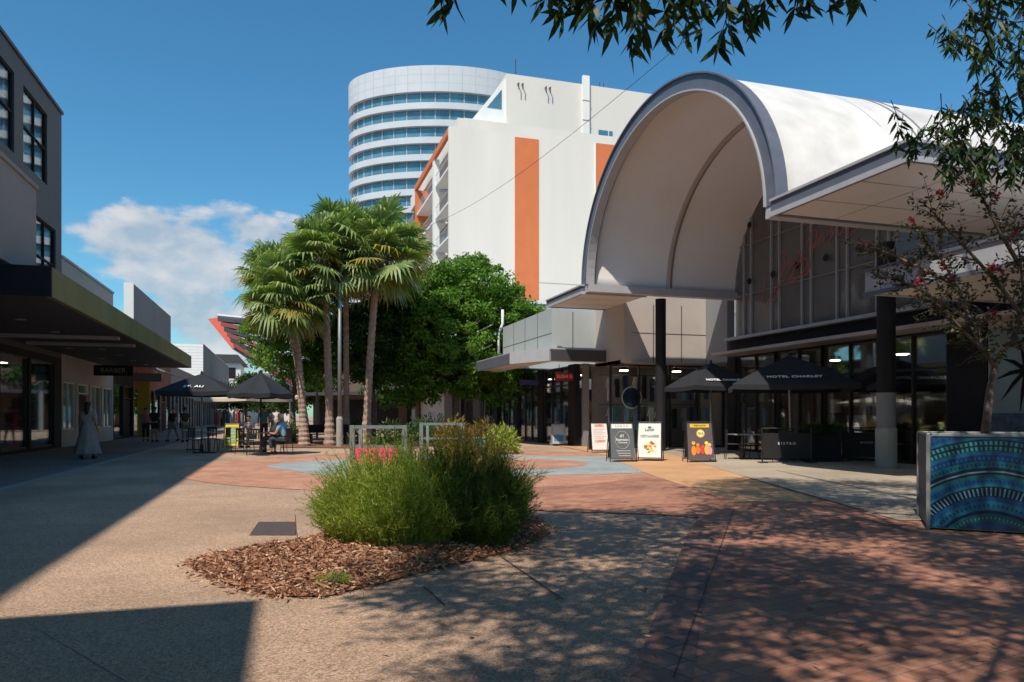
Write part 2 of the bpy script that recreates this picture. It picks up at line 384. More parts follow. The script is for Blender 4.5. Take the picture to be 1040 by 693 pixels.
o=rawmesh('bark_chips',V,F,M['mulch']); tag(o,'loose reddish bark chips spread round the green shrubs','mulch',kind='stuff')

# ================================================================= FOREGROUND SHRUBS
def shrub(name,label,cx,cy,rx,ry,h,nst,mat_,group=None,nl=32,seed=1,leafL=.065,leafW=.0055,plumes=0):
    r=np.random.default_rng(seed); root=empty(name,(cx,cy,.05),0,label,'shrub',group)
    th=r.uniform(0,2*PI,nst); rad=np.sqrt(r.uniform(0,1,nst))
    base=np.stack([np.cos(th)*rad*rx*.85,np.sin(th)*rad*ry*.85,np.zeros(nst)],1)
    outw=np.stack([np.cos(th),np.sin(th),np.zeros(nst)],1)
    lean=rad*.55+r.normal(0,.2,nst)
    Ls=h*r.uniform(.65,1.1,nst)*(1.06-.50*rad**2)
    lump=1+.13*np.sin(th*5+seed)+.1*np.sin(th*9+2)
    Ls*=lump
    Cs=[];Ds=[];SV=[];SF=[]
    K=9
    ts=np.linspace(0,1,K)
    P=[]
    for t in ts:
        ang=lean*(.35+.95*t)
        P.append(ang)
    pos=[base]; 
    for i in range(1,K):
        d=outw*np.sin(P[i])[:,None]*np.array([rx/max(rx,ry),ry/max(rx,ry),1])+np.array([0,0,1])*np.cos(P[i])[:,None]
        pos.append(pos[-1]+d*(Ls/(K-1))[:,None])
    pos=np.stack(pos,1)  # nst,K,3
    pos[:,:,2]=np.maximum(pos[:,:,2],.02)
    # stems as thin quads
    for i in range(K-1):
        a=pos[:,i];b=pos[:,i+1]; s=unit(np.cross(b-a,r.normal(size=a.shape)))*.0025
        q=np.stack([a-s,a+s,b+s*.8,b-s*.8],1).reshape(-1,3); SV.append(q)
    SV=np.concatenate(SV); SF=np.arange(len(SV)).reshape(-1,4)
    t=r.uniform(.25,1,(nst,nl)); seg=np.minimum((t*(K-1)).astype(int),K-2); f=t*(K-1)-seg
    ii=np.arange(nst)[:,None]
    c=pos[ii,seg]*(1-f[...,None])+pos[ii,seg+1]*f[...,None]
    d=unit((pos[ii,seg+1]-pos[ii,seg]).reshape(-1,3))
    d=unit(d*1.0+r.normal(0,.75,d.shape)+np.array([0,0,-.05]))
    Vl,Fl=leaves(c.reshape(-1,3),d,r.uniform(.5,1.2,nst*nl)*leafL,leafW)
    V=np.concatenate([SV,Vl]); F=np.concatenate([SF,Fl+len(SV)])
    rawmesh('foliage',V,F,mat_,root)
    # woody stems
    mb=MB()
    for k in range(10):
        q=k*.63; mb.tube([(0,0,-.05),(math.cos(q)*rx*.2,math.sin(q)*ry*.2,h*.25),(math.cos(q)*rx*.4,math.sin(q)*ry*.4,h*.5)],[.02,.014,.006],6)
    mb.build('stems',M['bark'],root)
    if plumes:
        for k in range(plumes):
            Cc=[];Dd=[];L=[]
            q=r.uniform(0,2*PI); rr=r.uniform(.1,.75); x=math.cos(q)*rr*rx; y=math.sin(q)*rr*ry
            z0=h*.6; z1=h*r.uniform(1.0,1.36); lx=r.normal(0,.08); ly=r.normal(0,.08)
            for j in range(26):
                t=j/25; z=z0+(z1-z0)*(.35+.65*t)
                Cc.append((x+lx*t,y+ly*t,z)); Dd.append((r.normal(0,.5),r.normal(0,.5),1)); L.append(.05*(1.2-t*.6))
            V,F=leaves(np.array(Cc),np.array(Dd),np.array(L),.014)
            rawmesh('flower_spike',V,F,M['plume'],root)
    return root
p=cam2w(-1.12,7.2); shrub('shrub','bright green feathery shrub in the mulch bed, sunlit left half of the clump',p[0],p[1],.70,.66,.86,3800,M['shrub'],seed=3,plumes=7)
p=cam2w(-.43,7.4); shrub('shrub','dark green feathery shrub in the mulch bed, shaded right half of the clump',p[0],p[1],.50,.6,.86,3200,M['shrub_shaded'],seed=5,plumes=110)
p=cam2w(-.45,8.3); shrub('grass_tuft','tall yellow green grassy tuft standing behind the two feathery shrubs',p[0],p[1],.55,.4,.9,800,M['shrub'],seed=9,nl=14,leafL=.16,leafW=.007,plumes=16)
# a young shoot and small weed at the edge of the bed
g=gr(303,553); mb=MB(); mb.tube([(g[0],g[1],0),(g[0]-.02,g[1]+.01,.15),(g[0]-.03,g[1],.3)],.005,5)
o=mb.build('dry_stick',M['bark']); tag(o,'thin dry stick poking up at the left edge of the mulch bed','stick')
g=gr(338,600); shrub('weed','small green weed sprouting at the front of the mulch bed',g[0],g[1],.12,.08,.09,45,M['shrub'],seed=12,nl=8,leafL=.05)
# drain cover
q=[gr(254,544),gr(300,544),gr(300,531),gr(263,531)]
root=empty('drain_cover',((q[0][0]+q[2][0])/2,(q[0][1]+q[2][1])/2,0),0,'dark rectangular metal drain cover set in the beige paving left of the shrubs','drain cover')
mb=MB(); ox,oy=root.location.x,root.location.y
pl=[(p_[0]-ox,p_[1]-oy) for p_ in q]; mb.prism(pl,.002,.008); mb.build('plate',colmat('drain iron',(.075,.06,.058),.85),root)
mb=MB()
for i in range(4):
    a=Vector(pl[i]);b=Vector(pl[(i+1)%4]); mb.tube([(a.x,a.y,.004),(b.x,b.y,.004)],.008,4)
mb.build('rim',colmat('rusty rim',(.06,.05,.045),.8),root)

# ================================================================= TREES
def limb_path(a,b,k=5,j=.15):
    a=Vector(a);b=Vector(b); out=[]
    for i in range(k+1):
        t=i/k; p=a.lerp(b,t)
        if 0<i<k: p+=Vector((random.uniform(-j,j),random.uniform(-j,j),random.uniform(-j,j)))
        out.append(p)
    return out
def leafy_tree(name,label,base,blobs,nclump,perclump,clr,leafL,leafW,mat_,trunk_r=.18,group=None,seed=1,trunk_top=None):
    r=np.random.default_rng(seed); root=empty(name,base,0,label,'tree',group)
    Cs=[]
    tot=sum(b[3]*b[4]*b[5] for b in blobs)
    for (x,y,z,rx,ry,rz) in blobs:
        k=max(4,int(nclump*rx*ry*rz/tot)); d=unit(r.normal(size=(k,3))); rad=r.uniform(.25,1,(k,1))**.45
        Cs.append(np.array([x,y,z])+d*rad*np.array([rx,ry,rz]))
    Cs=np.concatenate(Cs); n=len(Cs)
    sz=r.uniform(.6,1.3,(n,1,1))*clr
    P=Cs[:,None,:]+unit(r.normal(size=(n*perclump,3))).reshape(n,perclump,3)*(r.uniform(0,1,(n,perclump,1))**.5)*sz*np.array([1,1,.62])
    P=P.reshape(-1,3); D=unit(r.normal(size=P.shape)+np.array([0,0,-.35]))
    V,F=leaves(P,D,r.uniform(.6,1.2,len(P))*leafL,leafW)
    rawmesh('crown',V,F,mat_,root)
    mb=MB(); tz=trunk_top or blobs[0][2]*.55
    mb.tube(limb_path((0,0,-.05),(0,0,tz),4,.08),[trunk_r*1.35,trunk_r,trunk_r*.9,trunk_r*.85,trunk_r*.8],10)
    for (x,y,z,rx,ry,rz) in blobs:
        mb.tube(limb_path((0,0,tz*.9),(x,y,z),5,.2),[trunk_r*.6,trunk_r*.5,trunk_r*.4,trunk_r*.3,trunk_r*.2,trunk_r*.1],7)
        for k in range(5):
            d=Vector(r.normal(size=3)).normalized(); e=Vector((x,y,z))+Vector((d.x*rx,d.y*ry,abs(d.z)*rz))*.8
            mb.tube(limb_path((x,y,z),e,3,.1),[trunk_r*.2,trunk_r*.14,trunk_r*.08,.01],5)
    mb.build('trunk',M['bark'],root,smooth=True)
    return root
def T(px,Y): x,y=at(px,Y); return (x,y,0)
def bl(L,sx=1): return [(x,y,z,a,b,c) for x,y,z,a,b,c in L]
leafy_tree('shade_tree','large bright green tree with dense crown right of the palms, before the hotel',T(464,38),
  bl([(-.5,0,5.6,3.1,3,2.6),(2.3,.3,6.0,2.4,2.4,2.2),(.6,0,7.9,2.2,2.2,1.7),(-1.7,0,7.4,1.9,2,1.6),(3.0,-.3,4.2,1.7,1.6,1.5),(3.3,-.2,6.6,1.0,1.4,1.1),(-2.6,0,4.3,1.8,1.8,1.6),(.4,-.6,3.4,2.4,1.8,1.2),(-2.3,-.4,2.9,1.6,1.6,1.0),(2.2,-.4,2.9,1.5,1.6,.9)]),900,105,.5,.22,.10,M['leaf_tree'],.2,'street trees behind the palms',21)
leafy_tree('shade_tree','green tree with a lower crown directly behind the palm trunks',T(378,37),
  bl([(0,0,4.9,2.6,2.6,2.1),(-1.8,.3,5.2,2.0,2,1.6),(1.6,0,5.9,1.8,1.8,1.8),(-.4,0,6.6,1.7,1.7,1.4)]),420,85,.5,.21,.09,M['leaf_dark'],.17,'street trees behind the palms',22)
leafy_tree('shade_tree','bright green tree left of the palm trunks, above the cafe umbrella',T(297,37),
  bl([(0,0,4.5,2.0,2,1.5),(-1.2,.3,5.3,1.4,1.6,1.2),(1.4,0,4.1,1.5,1.6,1.3),(.6,0,5.6,1.5,1.6,1.1)]),230,70,.45,.2,.08,M['leaf_tree'],.15,'street trees behind the palms',23)
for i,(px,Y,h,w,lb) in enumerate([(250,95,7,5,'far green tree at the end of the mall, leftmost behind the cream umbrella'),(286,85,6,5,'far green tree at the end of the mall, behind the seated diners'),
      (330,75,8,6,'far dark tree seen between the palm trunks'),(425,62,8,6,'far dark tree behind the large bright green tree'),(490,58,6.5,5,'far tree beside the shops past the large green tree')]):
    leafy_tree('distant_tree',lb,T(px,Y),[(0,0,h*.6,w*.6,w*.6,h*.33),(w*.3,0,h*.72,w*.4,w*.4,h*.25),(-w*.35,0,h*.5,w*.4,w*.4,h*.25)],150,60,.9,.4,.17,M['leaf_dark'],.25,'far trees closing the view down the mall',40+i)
# low planting round the palms
def bush(name,label,px,Y,r_,h,m,seed,group='low bushes round the palm garden',dx=0):
    x,y=at(px,Y); r=np.random.default_rng(seed); root=empty(name,(x,y,0),0,label,'bush',group)
    n=900; d=unit(r.normal(size=(n,3))); d[:,2]=np.abs(d[:,2]); P=d*np.array([r_,r_,h*.85])*(r.uniform(0,1,(n,1))**.35)+r.normal(0,.05,(n,3))+np.array([0,0,.08])
    V,F=leaves(P,unit(d+r.normal(0,.5,(n,3))),r.uniform(.12,.26,n),.05); rawmesh('foliage',V,F,m,root)
    mb=MB()
    for k in range(6): mb.tube([(0,0,0),(math.cos(k)*r_*.5,math.sin(k)*r_*.5,h*.6)],[.02,.008],5)
    mb.build('stems',M['bark'],root); return root
M['croton']=leafmat('croton leaves',[(.30,.10,.02),(.10,.05,.06),(.35,.25,.03),(.10,.16,.02)],trans=.3)
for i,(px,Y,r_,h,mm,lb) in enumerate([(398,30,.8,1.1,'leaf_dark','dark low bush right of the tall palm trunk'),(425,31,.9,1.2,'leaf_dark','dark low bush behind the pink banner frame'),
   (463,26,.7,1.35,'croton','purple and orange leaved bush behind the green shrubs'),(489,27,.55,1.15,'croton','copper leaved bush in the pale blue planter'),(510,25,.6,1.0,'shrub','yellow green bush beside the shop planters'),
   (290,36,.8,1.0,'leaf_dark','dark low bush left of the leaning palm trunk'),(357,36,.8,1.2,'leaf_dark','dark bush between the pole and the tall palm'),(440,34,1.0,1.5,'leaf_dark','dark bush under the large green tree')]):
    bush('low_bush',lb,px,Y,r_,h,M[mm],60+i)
x,y=at(487,25); root=empty('planter_tub',(x,y,0),.3,'small pale blue planter box in front of the copper bush','planter')
mb=MB(); mb.box(-.16,.16,-.16,.16,0,.5); mb.box(-.18,.18,-.18,.18,.5,.55); mb.build('tub',colmat('pale blue glaze',(.3,.45,.5),.4),root,bevel=.01)
# ================================================================= PALMS
def palm(label,px,Y,lean,h,seed,nf=46,tr=.165,fs=1.0):
    nf=int(nf*1.25)
    r=random.Random(seed); x,y=at(px,Y); root=empty('fan_palm',(x,y,0),0,label,'palm','fan palms in the garden')
    lx,ly=lean; prof=[]
    K=64
    mb=MB()
    path=[];rad=[]
    for i in range(K+1):
        t=i/K; path.append((lx*t**1.4,ly*t**1.4,h*t)); rr=tr*(1.55-.55*min(1,t*6))*(1-.18*t); rr*=1+(.10 if i%2 else -.05)+r.uniform(-.02,.02); rad.append(rr)
    mb.tube(path,rad,12); mb.build('trunk',M['palm_bark'],root,smooth=False)
    # boots: old leaf bases
    mb=MB()
    for k in range(70):
        t=.78+.2*(k/70); a=k*2.4; p=Vector((lx*t**1.4,ly*t**1.4,h*t)); d=Vector((math.cos(a),math.sin(a),.9))
        mb.tube([p+Vector((math.cos(a),math.sin(a),0))*tr*.7,p+d.normalized()*.42],[.05,.02],4)
    mb.build('leaf_bases',M['frond_dead'],root)
    top=Vector((lx,ly,h)); parts={'crown':([],[],[]),'dead_fronds':([],[],[])}
    def frond(az,el,pet,fan,mi,which):
        V,F,MI=parts[which]
        d=Vector((math.cos(az)*math.cos(el),math.sin(az)*math.cos(el),math.sin(el)))
        side=Vector((-math.sin(az),math.cos(az),0)); tilt=r.uniform(-.5,.5)
        upv=side.cross(d)*-1
        side=(side*math.cos(tilt)+upv*math.sin(tilt)).normalized(); nrm=d.cross(side).normalized()
        sag=Vector((0,0,-.12*pet*math.cos(el)))
        a=top+d*.1; b=top+d*pet+sag
        n0=len(V); w=side*.018
        V+= [a-w,a+w,b+w*.6,b-w*.6]; F.append((n0,n0+1,n0+2,n0+3)); MI.append(mi)
        ns=26
        for k in range(ns):
            q=(k/(ns-1)-.5)*R(250)
            L=fan*(.72+.28*math.cos(q*.75))*r.uniform(.9,1.08)
            s=(d*math.cos(q)+side*math.sin(q)); cup=nrm*.10*math.cos(q*2)
            perp=nrm.cross(s).normalized()
            p0=b; p1=b+s*L*.35+cup*L*.2; p2=b+s*L*.68+Vector((0,0,-.06*L)); p3=b+s*L*.93+Vector((0,0,-.30*L*r.uniform(.3,1.6)))+perp*r.uniform(-.03,.03)
            w1=.042*L/.9; w2=.036*L/.9
            n0=len(V)
            fz=nrm*w1*(.5 if k%2 else -.5)
            V+=[p0,p1-perp*w1+fz,p1+perp*w1-fz,p2-perp*w2,p2+perp*w2,p3]
            F+=[(n0,n0+2,n0+1,n0+1),(n0+1,n0+2,n0+4,n0+3),(n0+3,n0+4,n0+5,n0+5)]; MI+=[mi]*3
    for i in range(nf):
        t=(i+.5)/nf; el=R(86-t*124+r.uniform(-12,12)); az=i*2.39996+r.uniform(-.2,.2)
        mi=0
        if t>.66: mi=1 if r.random()<.26 else 0
        frond(az,el,fs*r.uniform(.9,1.6)*(1.0 if t>.15 else .8),fs*r.uniform(.95,1.35),mi,'crown')
    for i in range(9):
        frond(i*2.4+r.random()+1,R(-48+r.uniform(-12,12)),fs*r.uniform(.8,1.2),fs*r.uniform(.9,1.15),1 if r.random()<.35 else 0,'crown')
    for i in range(20):
        frond(i*2.4+r.random(),R(-62+r.uniform(-14,14)),r.uniform(.6,.95),r.uniform(.6,.85),0,'dead_fronds')
    for nm,mats in (('crown',[M['frond'],M['frond_old']]),('dead_fronds',[M['frond_dead']])):
        V,F,MI=parts[nm]; me=bpy.data.meshes.new(nm)
        F=[f if f[2]!=f[3] else f[:3] for f in F]
        me.from_pydata([tuple(v) for v in V],[],F)
        for m_ in mats: me.materials.append(m_)
        me.polygons.foreach_set('material_index',MI); me.update()
        o=bpy.data.objects.new(nm,me); COL.objects.link(o); o.parent=root
    return root
def lean(px0,px1,Y): a=Vector(at(px0,Y)); b=Vector(at(px1,Y)); return (b-a).x,(b-a).y
palm('tall fan palm with a straight ringed trunk right of the light pole',372,32.5,lean(372,384,32.5),8.4,1,54,.17,1.12)
palm('fan palm with a trunk leaning left, lowest crown of the group',309,31,lean(309,296,31),6.3,2,48)
palm('fan palm with a dark trunk just left of the light pole',335,31.5,lean(335,329,31.5),8.0,3,48)
palm('fan palm hidden behind the pole, crown between the two tall ones',352,34,lean(350,349,34),9.2,4,46,.13)
palm('fan palm at the back left of the group with its crown against the clouds',312,35,lean(312,284,35),7.7,5,44,.13)
# light pole
x,y=at(345,30.5); root=empty('light_pole',(x,y,0),0,'grey metal light pole standing between the palms','light pole')
MB().lathe([(.14,0),(.14,1.15),(.095,1.25)],seg=14).build('base_sleeve',M['concrete'],root,smooth=False)
MB().lathe([(.085,1.2),(.065,6.7)],seg=12,cap=True).build('pole',M['galv'],root,smooth=True)
mb=MB(); mb.lathe([(.08,6.7),(.13,6.8),(.16,7.15),(.10,7.25),(.02,7.3)],seg=12); mb.build('lamp_head',M['dark'],root,smooth=True)
x,y=at(322,40); root=empty('light_pole',(x,y,0),0,'thin grey pole standing far behind the palm trunks','light pole')
MB().lathe([(.06,0),(.05,5.5)],seg=8).build('pole',M['galv'],root)

# ================================================================= LEFT SIDE
VF=-8.6
def wall_with_openings(mb, v, u0,u1,z0,z1, ops, thick=.3):
    """wall in the plane x=v (front at v, thickness into -x), openings list of (ua,ub,za,zb) sorted, non overlapping in u"""
    cur=u0
    for (a,b,c,d) in sorted(ops):
        if a>cur: mb.box(v-thick,v,cur,a,z0,z1)
        if c>z0: mb.box(v-thick,v,a,b,z0,c)
        if d<z1: mb.box(v-thick,v,a,b,d,z1)
        cur=b
    if cur<u1: mb.box(v-thick,v,cur,u1,z0,z1)
def shop_window(parent,v,a,b,c,d,div=1,fm='dark',transom=None,name='window',sgn=1):
    f=MB(); t=.06
    x0,x1=v-.16*sgn,v-.05*sgn
    f.box(x0,x1,a,a+t,c,d); f.box(x0,x1,b-t,b,c,d); f.box(x0,x1,a+t,b-t,c,c+t); f.box(x0,x1,a+t,b-t,d-t,d)
    for k in range(1,div):
        q=a+(b-a)*k/div; f.box(x0,x1,q-t/2,q+t/2,c+t,d-t)
    if transom: f.box(x0-.002,x1+.002,a+t,b-t,transom-.03,transom+.03)
    w=f.build(name,M[fm],parent)
    g=MB(); g.box(v-.115*sgn,v-.095*sgn,a+t,b-t,c+t,d-t); g.build('glass_pane',M['glass'],w)
    return w
# --- dark modern building
root=empty('dark_building',(VF,20,0),0,'dark grey modern building at the left edge with tall striped windows and an olive awning','building')
root.location=(0,0,0)
mb=MB()
up=[(32.1-3.6*k-2.7,32.1-3.6*k,10.05,12.75) for k in range(9)]
ground_b=[(33-3.0*k-2.75,33-3.0*k,.12,3.35) for k in range(8)]
mb_ops=[]
# separate storeys
wall_with_openings(mb,VF,-4,34,9.3,13.5,up); wall_with_openings(mb,VF,-4,34,3.6,9.3,[(30.6,33.2,5.2,8.6)]+[(30.6-4.2*k,33.2-4.2*k,5.2,8.6) for k in (1,2,3)])
mb.box(-24,VF-.3,-4,34,13.2,13.35); mb.box(-24,VF-.31,33.7,34,0,13.2); mb.box(-24,VF-.31,-4,-3.7,0,13.2); mb.box(-24.3,-24,-4,34,0,13.5)
mb.box(VF-.34,VF+.06,-4.1,34.08,13.5,13.62)
mb.box(-23.9,VF-.31,-3.7,33.7,3.7,3.9); mb.box(-23.9,VF-.31,-3.7,33.7,9.2,9.4)
mb.build('wall',M['darkgrey'],root)
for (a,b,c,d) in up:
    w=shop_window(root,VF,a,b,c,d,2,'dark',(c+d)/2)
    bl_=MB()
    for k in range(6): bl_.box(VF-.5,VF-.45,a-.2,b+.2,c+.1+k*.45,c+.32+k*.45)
    bl_.build('reflection_stripes',M['white'],w)  # white stripes modelled behind the glass to stand for a reflection
for k in (0,1,2,3):
    shop_window(root,VF,30.6-4.2*k,33.2-4.2*k,5.2,8.6,2,'dark',7.2)
mb=MB(); wall_with_openings(mb,VF,-4,34,0,3.6,ground_b); mb.build('shopfront_wall',M['dark'],root)
for i,(a,b,c,d) in enumerate(ground_b):
    w=shop_window(root,VF,a,b,c,d,1,'black_metal')
    cu=MB()
    for k in range(30):
        q=b-.1-k*(b-a-.2)/30*.45; cu.tube([(VF-.3,q,.15),(VF-.3,q,3.2)],.045,5)
    if i%2==0: cu.build('curtain',M['teal'],w,smooth=True)
    dd=MB(); dd.box(VF-.8,VF-.4,a+.2,b-1.3,.12,.95); dd.box(VF-.7,VF-.45,a+.3,b-1.4,1.0,1.35); dd.box(VF-.9,VF-.85,a+.2,b-.3,1.45,1.55)
    dd.build('window_display',colmat('red display',(.65,.04,.10)),w)
# the projecting beige box
mb=MB(); mb.box(VF+.002,-5.5,6,19.7,4.5,6.55); mb.box(VF+.002,-5.46,5.9,19.76,6.55,6.65); mb.build('bay_box',M['beige'],root)
# awning
aw=MB(); aw.box(VF+.002,-4.75,17.6,42,3.80,3.92); aw.build('awning_soffit',M['darkgrey'],root)
aw=MB(); aw.box(-4.75,-4.62,17.6,42,3.78,4.40); aw.box(VF+.002,-4.75,41.9,42.0,3.93,4.29); aw.box(VF+.002,-4.75,42,42.1,3.78,4.4); aw.build('awning_fascia',M['green_fascia'],root)
aw=MB(); aw.box(VF+.002,-4.62,17.5,17.599,3.78,4.40); aw.build('awning_end',M['dark'],root)
aw=MB(); aw.box(VF+.002,-4.76,17.62,41.98,4.30,4.36); aw.build('awning_roof',M['midgrey'],root)
for u in (26.0,28.6):
    aw=MB(); aw.box(-8.3,-5.0,u,u+.28,3.70,3.797); aw.build('soffit_strip',M['steel_light'],root)
for k,(u,v) in enumerate([(22,-6.5),(25,-6.5),(31,-6.5),(34,-6.5),(37,-6.5),(40,-6.5),(31,-7.6),(36,-7.6)]):
    aw=MB(); aw.lathe([(.14,3.77),(.12,3.797)],(v,u),12); aw.build('downlight',M['steel_light'],root)
# --- lower shops beyond
def shop(label,u0,u1,h,wm,style,group='low shops along the left footpath',cat='shop building'):
    root=empty('shop_building',(0,0,0),0,label,cat,group)
    ops=[]; L=u1-u0; n=max(2,int(L/2.2)); w=L/n
    for k in range(n):
        a=u0+k*w+.25; b=u0+(k+1)*w-.2
        ops.append((a,b,.1 if (k%3==1) else (.1 if style!='cream' else .7),2.7 if style=='cream' else 3.0))
    mb=MB(); wall_with_openings(mb,VF,u0,u1,0,h,ops)
    mb.box(-22,VF-.3,u0,u0+.25,0,h-.02); mb.box(-22,VF-.3,u1-.25,u1,0,h-.02); mb.box(-22.2,VF-.32,u0+.26,u1-.26,h-.5,h-.3); mb.box(-22.2,-22,u0,u1,0,h-.02)
    mb.build('wall',wm,root)
    mb=MB(); mb.box(VF-.36,VF+.06,u0+.01,u1-.01,h,h+.1); mb.build('parapet_cap',M['steel_light'],root)
    for k,(a,b,c,d) in enumerate(ops):
        if k%3==1:
            dm=MB(); dm.box(VF-.2,VF-.14,a+.08,b-.08,.12,2.2); dr=dm.build('door',M['dark'],root)
            hm=MB(); hm.tube([(VF-.12,a+.25,.9),(VF-.12,a+.25,1.3)],.02,6); hm.build('handle',M['alu'],dr)
            if d>2.25: shop_window(root,VF,a,b,2.25,d,1,'white' if style=='cream' else 'black_metal')
        else:
            w_=shop_window(root,VF,a,b,c,d,2 if style=='cream' else 1,'white' if style=='cream' else 'black_metal')
            dd=MB(); rr=random.Random(k+int(u0))
            for j in range(9):
                q=a+.15+rr.random()*(b-a-.4); z=.3+rr.random()*1.9; dd.box(VF-1.3-rr.random(),VF-.6-rr.random()*.4,q,q+.15+rr.random()*.2,z,z+.2+rr.random()*.4,j%3)
            dd.build('window_display',[M['white'],colmat('tan goods',(.45,.3,.2)),colmat('blue goods',(.1,.15,.25))],w_)
    mb=MB(); mb.box(-14,-13.9,u0+.3,u1-.3,0,h-.6); mb.build('back_partition',M['beige'],root)
    return root
shop('low shop with a cream front and white window frames under the olive awning',34.02,43.5,7.7,M['panelbeige'],'cream')
r3=shop('narrow dark shop between the cream shop and the tall grey parapet wall',43.52,49,5.3,M['dark'],'dark')
r4=shop('dark shop carrying a tall plain grey parapet wall with a white end',49.02,64.4,5.6,M['brickwall'],'dark')
mb=MB(); mb.box(VF-.5,VF+.002,49.05,64.35,5.72,9.2); mb.build('parapet_wall',[M['midgrey']],r4)  # street face coloured grey to stand for shade on a white wall
mb=MB(); mb.box(VF-.52,VF+.01,49.0,49.05,5.72,9.25); mb.build('wall_end',M['white'],r4)
mb=MB(); mb.box(VF-2,VF-.55,52,53,5.72,6.6); mb.build('roof_unit',M['white'],r4)
r5=shop('long low dark shop with a small grey awning before the white building',64.42,89,5.2,M['beige'],'dark')
mb=MB(); mb.extr([(VF+.1,44.2,4.6),(-6.2,44.2,3.75),(-6.2,44.2,3.65),(VF+.1,44.2,4.45)],(0,12,0)); mb.build('small_awning',M['midgrey'],r5)
r6=shop('white weatherboard building with a dark side wall closing the left row',89.02,130,9.2,M['midgrey'],'dark')  # side wall grey stands for shade; the building itself is white
mb=MB()
for k in range(12): mb.box(-20,VF+.02,88.97-.012*(k%2),89.015,5.4+k*.32,5.7+k*.32)
mb.build('white_gable',M['white'],r6)
root=empty('far_building',(-9,134,0),0,'small far building with a dark roof and white wall above the cafe umbrellas','building')
mb=MB(); mb.box(-3,2,0,12,0,10.2); mb.build('wall',M['white'],root)
mb=MB(); mb.extr([(-3.6,-.6,10.2),(2.8,-.6,10.2),(1.6,-.6,11.6),(-2.6,-.6,11.6)],(0,13,0)); mb.build('roof',M['darkgrey'],root)
mb=MB(); mb.box(-.5,1.2,-.05,0,7.6,9.4); mb.build('window',M['dark'],root)
root=empty('far_building',(-7,150,0),0,'low pale far building right of the small dark roofed one','building')
mb=MB(); mb.box(0,9,0,12,0,9); mb.build('wall',M['cream'],root); mb=MB(); mb.box(-.4,9.4,-.4,12.4,9,9.4); mb.build('roof',M['midgrey'],root)
# building behind/left of camera whose corner throws the near shadow
root=empty('corner_building',(0,0,0),0,'grey rendered building just outside the left of the picture','building')
mb=MB(); mb.box(-8.55,-4.16,-14,1.1,0,8.0); mb.build('wall',M['beige'],root)
mb=MB(); mb.box(-8.55,-4.12,-14.05,1.14,8.0,8.12); mb.build('parapet_cap',M['steel'],root)
for k in range(3):
    w=MB(); w.box(-4.159,-4.12,-12+k*4.5,-9+k*4.5,.3,3.0); wo=w.build('window',M['black_metal'],root)
    g_=MB(); g_.box(-4.12,-4.10,-11.9+k*4.5,-9.1+k*4.5,.4,2.9); g_.build('glass_pane',M['tower_glass'],wo)
# hanging signs under awning
def hang_sign(label,u,v0,v1,z0,z1,m,txt=None,ink=None,size=.25):
    root=empty('hanging_sign',((v0+v1)/2,u,z0),0,label,'sign','signs hung under the awnings'); w=(v1-v0)/2
    MB().box(-w,w,-.06,.06,0,z1-z0).build('board',m,root,bevel=.01)
    mb=MB(); mb.tube([(-w*.8,0,z1-z0-.01),(-w*.8,0,z1-z0+.18)],.015,5); mb.tube([(w*.8,0,z1-z0-.01),(w*.8,0,z1-z0+.18)],.015,5); mb.build('hanger',M['black_metal'],root)
    if txt: text_mesh(txt,size,ink or M['white_ink'],root,'lettering',face_mat((0,-.066,(z1-z0)/2),(1,0,0),(0,0,1)),.003)
    return root
hang_sign('dark shop sign hanging under the olive awning',37.5,-8.2,-6.6,3.1,3.58,M['dark'],'BARBER',colmat('dim ink',(.35,.35,.33)),.3)
hang_sign('grey shop sign hanging just past the dark sign',41,-7.2,-5.9,3.0,3.42,M['midgrey'])
mb=MB(); mb.box(-.35,.35,-.05,.05,0,3.4); o=mb.build('yellow_banner',colmat('mustard paint',(.42,.30,.03)),None); o.location=(-8.2,50,.0); tag(o,'tall mustard yellow panel on the shopfront behind the standing people','banner')
# red louvred canopy behind palms
root=empty('louvred_canopy',(0,0,0),0,'tilted shade canopy with red edge and dark slats rising behind the palms','canopy')
P=[at(221,62,326),at(237,62,352),at(300,62,392),at(300,62,335)]
P=[Vector(p_) for p_ in P]
mb=MB(); away=Vector((.2,7,0))
for k in range(6):
    t=k/5; a=P[0].lerp(P[1],t); b=P[3].lerp(P[2],t)
    mb.extr([a,b,b+Vector((0,0,.35)),a+Vector((0,0,.35))],away*.12+Vector((0,.3,0)),k%2)
mb.build('slat',[M['darkgrey'],colmat('maroon slat',(.28,.06,.06))],root)
mb=MB(); e0=Vector(at(211,62,324)); mb.extr([e0,P[1]+Vector((-.1,0,-.2)),P[1]+Vector((.7,0,.1)),P[0]+Vector((.1,0,.3))],(0,.25,0)); mb.build('edge_beam',M['coral'],root)
mb=MB(); mb.tube([P[0]+Vector((0,.5,.5)),P[3]+Vector((0,.5,.6))],.16,6); mb.tube([P[1]+Vector((0,.5,-.1)),P[2]+Vector((0,.5,-.1))],.14,6)
mb.build('frame_rail',M['steel_light'],root)
mb=MB(); q=at(296,63); mb.tube([(q[0],q[1],0),(q[0],q[1],6)],.18,8); mb.build('post',M['galv'],root)

